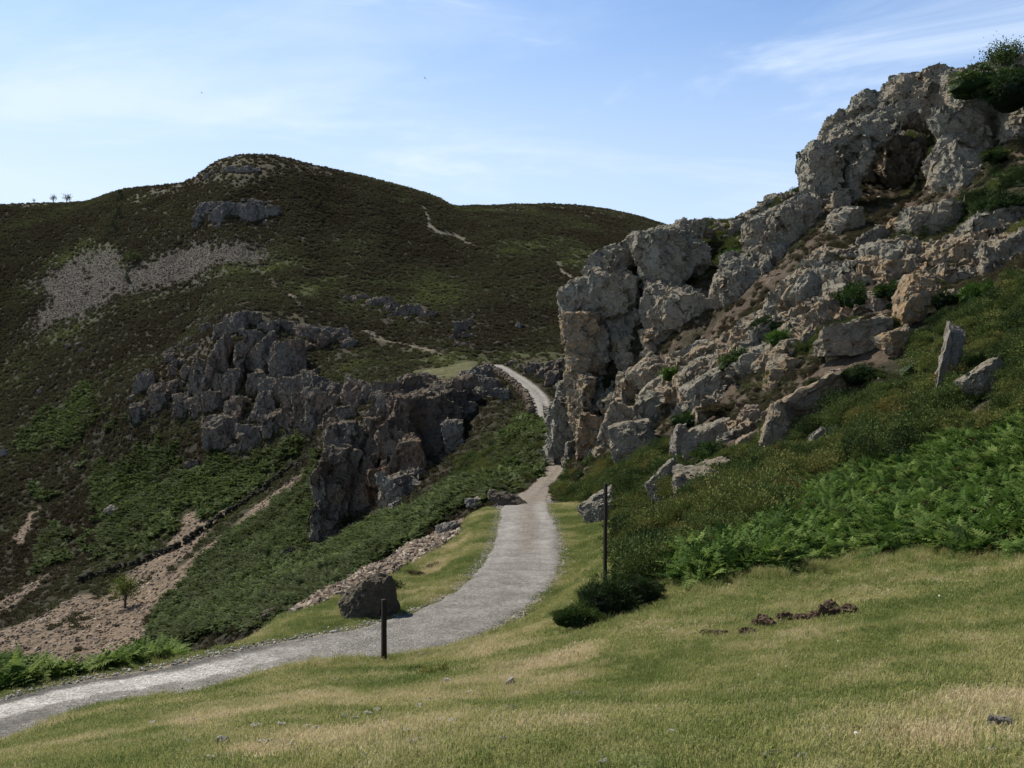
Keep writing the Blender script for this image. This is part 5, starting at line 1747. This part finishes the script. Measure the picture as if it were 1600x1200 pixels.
def thicket(seed, lumps, sprigs, ln, wd, flat):
    """a bush of uneven outline: several domes of sprigs grown into one another"""
    r2 = np.random.default_rng(seed)
    vs, fs, ls, n = [], [], [], 0
    for i in range(6):
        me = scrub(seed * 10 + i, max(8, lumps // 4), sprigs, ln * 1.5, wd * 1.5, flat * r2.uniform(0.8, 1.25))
        co = np.empty(len(me.vertices) * 3); me.vertices.foreach_get('co', co); co = co.reshape(-1, 3)
        tri = np.empty(len(me.polygons) * 3, int); me.polygons.foreach_get('vertices', tri)
        lf = np.empty(len(co)); me.attributes['leaf'].data.foreach_get('value', lf)
        s_ = r2.uniform(0.42, 0.80) if i else 0.85
        a = 2.1 * i + r2.uniform(-0.5, 0.5)
        o_ = np.array([math.cos(a), math.sin(a), 0]) * (r2.uniform(0.35, 0.62) if i else 0) - np.array([0, 0, 0.05])
        vs.append(co * s_ + o_); fs.append(tri.reshape(-1, 3) + n); ls.append(lf)
        n += len(co)
        bpy.data.meshes.remove(me)
    return leafmesh('bush', np.concatenate(vs), np.concatenate(fs), np.concatenate(ls))


bush_me = {}
for nm, m_, args in (('green', LG, (501, 38, 150, 0.10, 0.012, 0.95)), ('dark', LDK, (502, 38, 150, 0.10, 0.012, 0.95)), ('bright', LBR, (503, 38, 120, 0.11, 0.015, 0.9)), ('yellow', LYE, (504, 26, 40, 0.18, 0.012, 0.8)), ('brown', LBN, (505, 38, 120, 0.11, 0.012, 0.7)),
                     ('near', LDK, (506, 60, 260, 0.085, 0.0065, 1.0)), ('neargreen', LG, (507, 60, 240, 0.085, 0.0065, 0.8))):
    me = thicket(*args)
    me.name = 'bush_' + nm
    me.materials.append(m_)
    bush_me[nm] = me


def bush(px, py, rx, ry, kind, label, y0=0.0, Y=None, name='gorse_bush', cat='bush', sink=0.1):
    """px, py: foot of the bush"""
    if Y is None:
        h = ray(px, py, y0)
        Y = h.y if h is not None else 60
    if Y > 40 and px > 960 and py < 720:
        Y -= 1.6; rx *= 1.3; ry *= 1.25
    x = (px - CX) / F * Y
    z = (CY - py) / F * Y
    o = link(name, bush_me[kind])
    sx, sz = rx * Y / F / 0.86, ry * Y / F / 0.86
    o.location = (x, Y, z - sink * sz)
    o.scale = (sx, (sx + sz) / 2, sz)
    o.rotation_euler = (0, 0, rng.uniform(0, 6.28))
    tag(o, label, cat)
    return o


for a in [
    (962, 938, 62, 58, 'near', 'large dark spiny bush at the foot of the far post', 0, 17.3),
    (905, 962, 50, 42, 'neargreen', 'green lower bush left of the large dark bush and nearest the track', 0, 16.6),
    (1008, 924, 36, 38, 'near', 'dark bush joining the right side of the large dark bush', 0, 17.6),
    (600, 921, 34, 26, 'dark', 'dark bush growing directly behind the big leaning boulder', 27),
    (650, 899, 22, 14, 'brown', 'small brown heather bush on the verge right of the boulder bush', 30),
    (682, 884, 18, 9, 'brown', 'flat brown tuft of heather at the upper verge', 33),
    (883, 775, 22, 24, 'green', 'rounded green bush at the foot of the fissured rock', 60),
    (922, 780, 26, 26, 'green', 'dark green gorse under the rusty foot of the prow', 60),
    (962, 757, 32, 26, 'green', 'gorse bush between the prow foot and the pointed boulder', 50),
    (1000, 737, 34, 22, 'brown', 'brownish gorse under the rounded pale rock', 50),
    (1070, 584, 30, 22, 'bright', 'bright green bush right of the warm angular rock', 50),
    (1165, 566, 34, 26, 'green', 'gorse bush below the rounded right-hand buttress', 50),
    (1150, 404, 22, 24, 'bright', 'bright green bush lodged on the crag between two buttresses', 60),
    (1225, 528, 26, 24, 'bright', 'bright green bush left of the broad pale slab', 50),
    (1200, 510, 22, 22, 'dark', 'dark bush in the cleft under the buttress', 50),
    (1325, 468, 34, 32, 'green', 'large gorse bush between the light slab and the orange heap', 45),
    (1395, 455, 22, 20, 'green', 'gorse bush behind the orange heap', 45),
    (1475, 470, 24, 24, 'dark', 'dark green bush right of the orange pyramid rock', 40),
    (1530, 460, 28, 34, 'bright', 'bright leafy bush below the warm cracked ledge', 40),
    (1575, 326, 40, 34, 'dark', 'dark bush on the crag corner at the right edge', 50),
    (1555, 245, 20, 16, 'green', 'small bush on the crag above the corner bush', 50),
    (1112, 716, 26, 28, 'green', 'bushy gorse in front of the smooth grey slab', 40),
    (1152, 714, 18, 18, 'green', 'small gorse bush left of the steep rusty block', 40),
    (1280, 600, 16, 14, 'dark', 'small dark bush behind the tilted block', 44),
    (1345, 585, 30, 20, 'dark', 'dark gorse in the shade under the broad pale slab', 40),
    (1120, 640, 24, 16, 'brown', 'brown heather bush under the long pale rock', 45),
    (1070, 655, 20, 16, 'green', 'green gorse left of the long pale rock foot', 45),
    (950, 600, 14, 22, 'dark', 'dark bush inside the shaded recess of the crag', 60),
    (547, 815, 16, 16, 'dark', 'grey green bush at the foot of the dark cliff tower', 95),
    (612, 838, 11, 14, 'dark', 'dark green bush standing alone on the bracken slope below the cliff', 60),
    (581, 842, 7, 8, 'dark', 'smaller dark bush left of the lone bush on the bracken slope', 60),
    (563, 851, 8, 8, 'brown', 'rusty brown bush on the bracken slope near the two dark bushes', 60),
    (712, 790, 22, 14, 'dark', 'dark bush at the top of the bracken slope near the verge end', 52),
    (242, 752, 15, 12, 'dark', 'round dark bush on the left slope above the lone boulder', 120),
    (235, 968, 10, 14, 'brown', 'small grey green bush on the tan scree right of the little tree', 90),
    (338, 713, 8, 22, 'bright', 'yellow green ivy clump on the base of the ribbed cliff', 150),
    (680, 1056, 30, 26, 'yellow', 'yellow flowered tuft on the brow right of the near post', 0),
    (650, 1050, 20, 16, 'brown', 'brown grassy tuft left of the yellow flowered one', 0),
    (1510, 690, 30, 24, 'brown', 'rusty brown gorse at the top edge of the bright bracken', 24),
    (1560, 668, 36, 32, 'brown', 'larger rusty brown gorse right of the first rusty one', 24),
]:
    bush(*a)


def tubes(paths, seg=6):
    v, f = [], []
    for pts in paths:
        pts = [(Vector(p), r) for p, r in pts]
        prev = None
        for i, (p, r) in enumerate(pts):
            d = (pts[min(i + 1, len(pts) - 1)][0] - pts[max(i - 1, 0)][0]).normalized()
            a = d.orthogonal().normalized()
            b = d.cross(a)
            n = len(v)
            for k in range(seg):
                t = 2 * math.pi * k / seg
                v.append(tuple(p + (a * math.cos(t) + b * math.sin(t)) * r))
            if prev is not None:
                for k in range(seg):
                    f.append((prev + k, prev + (k + 1) % seg, n + (k + 1) % seg, n + k))
            prev = n
    return np.array(v), np.array(f)


def tree(px, py, h_px, w_px, m_, label, y0=0.0, Y=None, seed=1, shape='round', leaves=900, lsize=0.05, name='tree', airy=0.0):
    """trunk with limbs, crown of many small leaf faces gathered round the limb ends; px, py is the foot"""
    r_ = np.random.default_rng(seed)
    if Y is None:
        h = ray(px, py, y0)
        Y = h.y
    x, z = (px - CX) / F * Y, (CY - py) / F * Y
    H, Wd = h_px * Y / F, w_px * Y / F
    root = empty(name, (x, Y, z - 0.02 * H))
    tag(root, label, 'tree')
    paths, tips = [], []
    tr = 0.035 * H
    topz = 0.55 * H if shape == 'round' else 0.95 * H
    trunk = [((0, 0, -0.1 * H), tr * 1.3), ((0.01 * H, 0, 0.15 * H), tr), ((0.02 * H, 0.01 * H, topz * 0.6), tr * 0.75), ((0.0, 0.02 * H, topz), tr * 0.3)]
    paths.append(trunk)
    for i in range(16 if shape == 'round' else 26):
        a = r_.uniform(0, 6.283)
        if shape == 'round':
            zb = r_.uniform(0.10, 0.45) * H
            e = r_.uniform(0.15, 1.2)
            L = r_.uniform(0.6, 1.0)
            tip = Vector((math.cos(a) * math.cos(e) * Wd / 2 * L, math.sin(a) * math.cos(e) * Wd / 2 * L, 0.26 * H + math.sin(e) * 0.66 * H * L))
        else:
            t = (i + 0.5) / 26
            zb = (0.10 + 0.82 * t) * H
            L = (1 - t) ** 0.8 * Wd / 2 * r_.uniform(0.75, 1.1) + 0.03 * Wd
            tip = Vector((math.cos(a) * L, math.sin(a) * L, zb - 0.03 * H + 0.06 * H * t))
        s = Vector((0.01 * H, 0.01 * H, min(zb, topz)))
        mid = s.lerp(tip, 0.5) + Vector((0, 0, 0.03 * H))
        paths.append([(s, tr * 0.4), (mid, tr * 0.25), (tip, tr * 0.08)])
        tips += [tip, mid.lerp(tip, 0.5)]
    tv, tf = tubes(paths)
    o = link('trunk', mesh_np('trunk', tv, tf), M['bark'], root)
    v, f, lf = [], [], []
    S = lsize * max(H, Wd)
    for i in range(leaves):
        c = np.array(tips[r_.integers(len(tips))])
        sp = (0.13 if shape == 'round' else 0.07) * max(H, Wd) * (1 - 0.4 * airy)
        c = c + r_.normal(0, 1, 3) * sp * np.array([1, 1, 0.8])
        if c[2] < 0.08 * H:
            c[2] = 0.08 * H + abs(r_.normal()) * 0.05 * H
        d = r_.normal(size=3); d /= np.linalg.norm(d)
        s = np.cross(d, r_.normal(size=3)); s /= np.linalg.norm(s)
        n = len(v)
        v += [tuple(c - d * S * .5), tuple(c + s * S * .32), tuple(c + d * S * .5), tuple(c - s * S * .32)]
        f += [(n, n + 1, n + 2), (n, n + 2, n + 3)]
        lf += [r_.random()] * 4
    me = leafmesh('crown', v, f, lf)
    link('crown', me, m_, root)


LTR = leaf_mat('grey_green_leaves', [(0.0, (0.05, 0.055, 0.045)), (0.5, (0.10, 0.10, 0.085)), (1.0, (0.19, 0.16, 0.13))], 0.4)
LYG = leaf_mat('yellow_green_leaves', [(0.0, (0.035, 0.06, 0.01)), (0.5, (0.085, 0.12, 0.02)), (1.0, (0.16, 0.19, 0.04))], 0.35)
tree(104, 317, 18, 14, LTR, 'larger of the two small trees standing on the left skyline', y0=380, Y=463, seed=11, leaves=260, lsize=0.09, airy=0.6)
tree(83, 317, 15, 11, LTR, 'smaller round tree left of the larger one on the skyline', y0=380, Y=463, seed=12, leaves=240, lsize=0.09, airy=0.4)
tree(53, 317, 8, 4, LTR, 'tiny shrub alone at the left end of the skyline', y0=380, Y=463, seed=13, leaves=100, lsize=0.12)
tree(188, 318, 22, 14, LDK, 'dark conifer breaking the skyline left of the far summit', Y=432, seed=14, shape='cone', leaves=900, lsize=0.06, name='conifer_tree')
tree(184, 340, 20, 15, LDK, 'dark conifer just below the skyline conifer', y0=300, seed=15, shape='cone', leaves=900, lsize=0.06, name='conifer_tree')
tree(176, 363, 20, 16, LDK, 'lowest of the three dark conifers above the scree', y0=300, seed=16, shape='cone', leaves=900, lsize=0.06, name='conifer_tree')
tree(208, 411, 24, 24, LG, 'broad green tree at the upper edge of the far scree', y0=280, seed=17, leaves=1100, lsize=0.06)
tree(198, 441, 15, 13, LDK, 'small dark tree standing in the far scree', y0=280, seed=18, shape='cone', leaves=700, lsize=0.07, name='conifer_tree')
tree(195, 950, 58, 34, LYG, 'young yellow green tree on the tan scree at lower left', y0=90, seed=19, leaves=1900, lsize=0.045)
tree(419, 884, 26, 17, LDK, 'dark little conifer on the bracken slope left of the grey rock', y0=60, seed=20, shape='cone', leaves=1100, lsize=0.06, name='conifer_tree')
tree(1572, 118, 56, 84, LG, 'windblown bush of fine twigs on the very top of the crag', Y=70, seed=21, leaves=4200, lsize=0.034, airy=0.5, name='hawthorn_tree')
bush(1543, 128, 46, 30, 'green', 'thick low bush on the crag top left of the windblown one', Y=70)
bush(1598, 138, 56, 36, 'dark', 'dark bush on the crag top at the right edge', Y=68)

# ------------------------------------------------------------------ walls on the hill
def stone_wall(name, path, height, thick, m_, label, stone, cat, seed):
    """dry stones laid along a plan line; one mesh"""
    r_ = np.random.default_rng(seed)
    R = Rocks()
    for a, b in zip(path[:-1], path[1:]):
        L = (Vector(b) - Vector(a)).length
        n = max(1, int(L / stone))
        for i in range(n):
            t = (i + r_.random()) / n
            p = Vector(a).lerp(Vector(b), t)
            z = float(ground_z(p.x, p.y)[0])
            hh = 0.0
            while hh < height:
                s = stone * r_.uniform(0.6, 1.15)
                v, f = rock_np((p.x + r_.normal(0, thick * 0.25), p.y + r_.normal(0, thick * 0.25), z + hh + s * 0.1), (s * 0.75, s * 0.6, s * 0.48), tiltrot(r_.uniform(-12, 12), r_.integers(9999), 90), int(r_.integers(99999)), 2, npl=5)
                R.add(v, f, r_.uniform(-0.1, 0.4))
                hh += s * 0.62
    o = R.build(name, M[m_], None, False)
    tag(o, label, cat)


lw = []
for c in RC[::6]:
    if 126 < c[1] < 206:
        i = np.argmin(np.abs(RC[:, 1] - c[1]))
        tg = RC[min(i + 1, len(RC) - 1), :2] - RC[i - 1, :2]
        tg /= np.linalg.norm(tg)
        lw.append((c[0] - tg[1] * (c[3] + 0.75), c[1] + tg[0] * (c[3] + 0.75), 0))
stone_wall('stone_wall', lw, 1.0, 0.5, 'cliff', 'rough dry stone wall along the left edge of the upper road', 0.62, 'stone wall', 71)
fw = []
for x, y in [(118, 912), (180, 893), (240, 872), (285, 853), (330, 822), (375, 793), (420, 760), (460, 728), (492, 703)]:
    h = ray(x, y, 120)
    if h:
        fw.append((h.x, h.y, 0))
stone_wall('field_wall', fw, 1.0, 0.8, 'mossy', 'long dark overgrown wall running down the left slope beside the tan scree', 0.6, 'stone wall', 72)

# ------------------------------------------------------------------ birds
def bird_mat():
    m, t, b, out = mat('dark_plumage')
    b.inputs['Base Color'].default_value = (0.06, 0.06, 0.065, 1)
    return m


def bird(px, py, Y, span, bank, head, label):
    bm = bmesh.new()
    n = 14
    rings = []
    for i in range(n):
        t = i / (n - 1)
        r = 0.115 * math.sin(math.pi * min(1, t * 1.02)) ** 0.7 * (1 - 0.45 * t) + 0.008
        if t < 0.16:
            r = 0.055 * math.sin(math.pi * (t / 0.32)) + 0.006
        rings.append([bm.verts.new((r * 1.25 * math.cos(a), 0.34 - 0.72 * t, r * 0.9 * math.sin(a))) for a in [2 * math.pi * k / 8 for k in range(8)]])
    for a, b in zip(rings[:-1], rings[1:]):
        for k in range(8):
            bm.faces.new((a[k], a[(k + 1) % 8], b[(k + 1) % 8], b[k]))
    bm.faces.new(rings[0]); bm.faces.new(rings[-1][::-1])
    tl = [bm.verts.new(v) for v in ((-0.03, -0.34, 0), (0.03, -0.34, 0), (0.11, -0.55, 0), (0, -0.52, 0.006), (-0.11, -0.55, 0))]
    bm.faces.new(tl)
    for s in (-1, 1):
        sec = []
        for t in np.linspace(0, 1, 9):
            x = s * (0.05 + t * 0.62)
            z = 0.03 + 0.14 * math.sin(t * 1.7) - 0.05 * t * t
            ch = 0.24 * (1 - t) ** 0.55 + 0.02
            yc = 0.06 + 0.10 * math.sin(t * 2.6) - 0.22 * t * t
            sec.append([bm.verts.new((x, yc + ch * .45, z)), bm.verts.new((x, yc + ch * .1, z + 0.02 * (1 - t) + 0.003)), bm.verts.new((x, yc - ch * .55, z)), bm.verts.new((x, yc + ch * .1, z - 0.008))])
        for a, b in zip(sec[:-1], sec[1:]):
            for k in range(4):
                bm.faces.new((a[k], a[(k + 1) % 4], b[(k + 1) % 4], b[k]))
        bm.faces.new(sec[-1])
    bmesh.ops.recalc_face_normals(bm, faces=bm.faces)
    me = bpy.data.meshes.new('bird')
    bm.to_mesh(me)
    bm.free()
    o = link('bird', me, M['bird'])
    o.location = P(px, py, Y)
    o.scale = (span / 1.34,) * 3
    o.rotation_euler = (0.5, bank, head)
    tag(o, label, 'bird')


M['bird'] = bird_mat()
bird(664, 122, 150, 1.25, 0.75, 0.5, 'dark gliding bird in the middle of the sky, nearer of the two')
bird(315, 145, 230, 1.2, 0.2, 1.0, 'tiny distant bird in the sky left of the far summit')

# daisies
def petal_mat():
    m, t, b, out = mat('white_petals')
    b.inputs['Base Color'].default_value = (0.75, 0.75, 0.70, 1)
    return m


bm = bmesh.new()
ring = [bm.verts.new((0.016 * math.cos(a) * (1 if k % 2 else 0.72), 0.016 * math.sin(a) * (1 if k % 2 else 0.72), 0.06)) for k, a in enumerate([2 * math.pi * k / 16 for k in range(16)])]
ctr = bm.verts.new((0, 0, 0.064))
for k in range(16):
    bm.faces.new((ring[k], ring[(k + 1) % 16], ctr))
st = [bm.verts.new(v) for v in ((-.0015, 0, 0), (.0015, 0, 0), (.0015, 0, .06), (-.0015, 0, .06))]
bm.faces.new(st)
me = bpy.data.meshes.new('daisy')
bm.to_mesh(me); bm.free()
pm = petal_mat()
d0 = None
for x, y in [(1226, 1046), (1183, 1059), (1290, 1099), (1284, 1146), (1308, 1006), (1468, 936), (1395, 895), (1386, 897), (1480, 838), (1507, 830), (1541, 872), (1336, 1153)]:
    h = ray(x, y)
    if d0 is None:
        o = d0 = link('daisy', me, pm)
    else:
        o = d0.copy(); COL.objects.link(o)
    o.location = h
    o.rotation_euler = (0.7, 0, rng.uniform(-0.6, 0.6))
    o.scale = (max(0.7, h.y / 11),) * 3
    tag(o, 'small white daisy flower in the grass of the brow', 'flower', 'white daisies in the foreground grass')
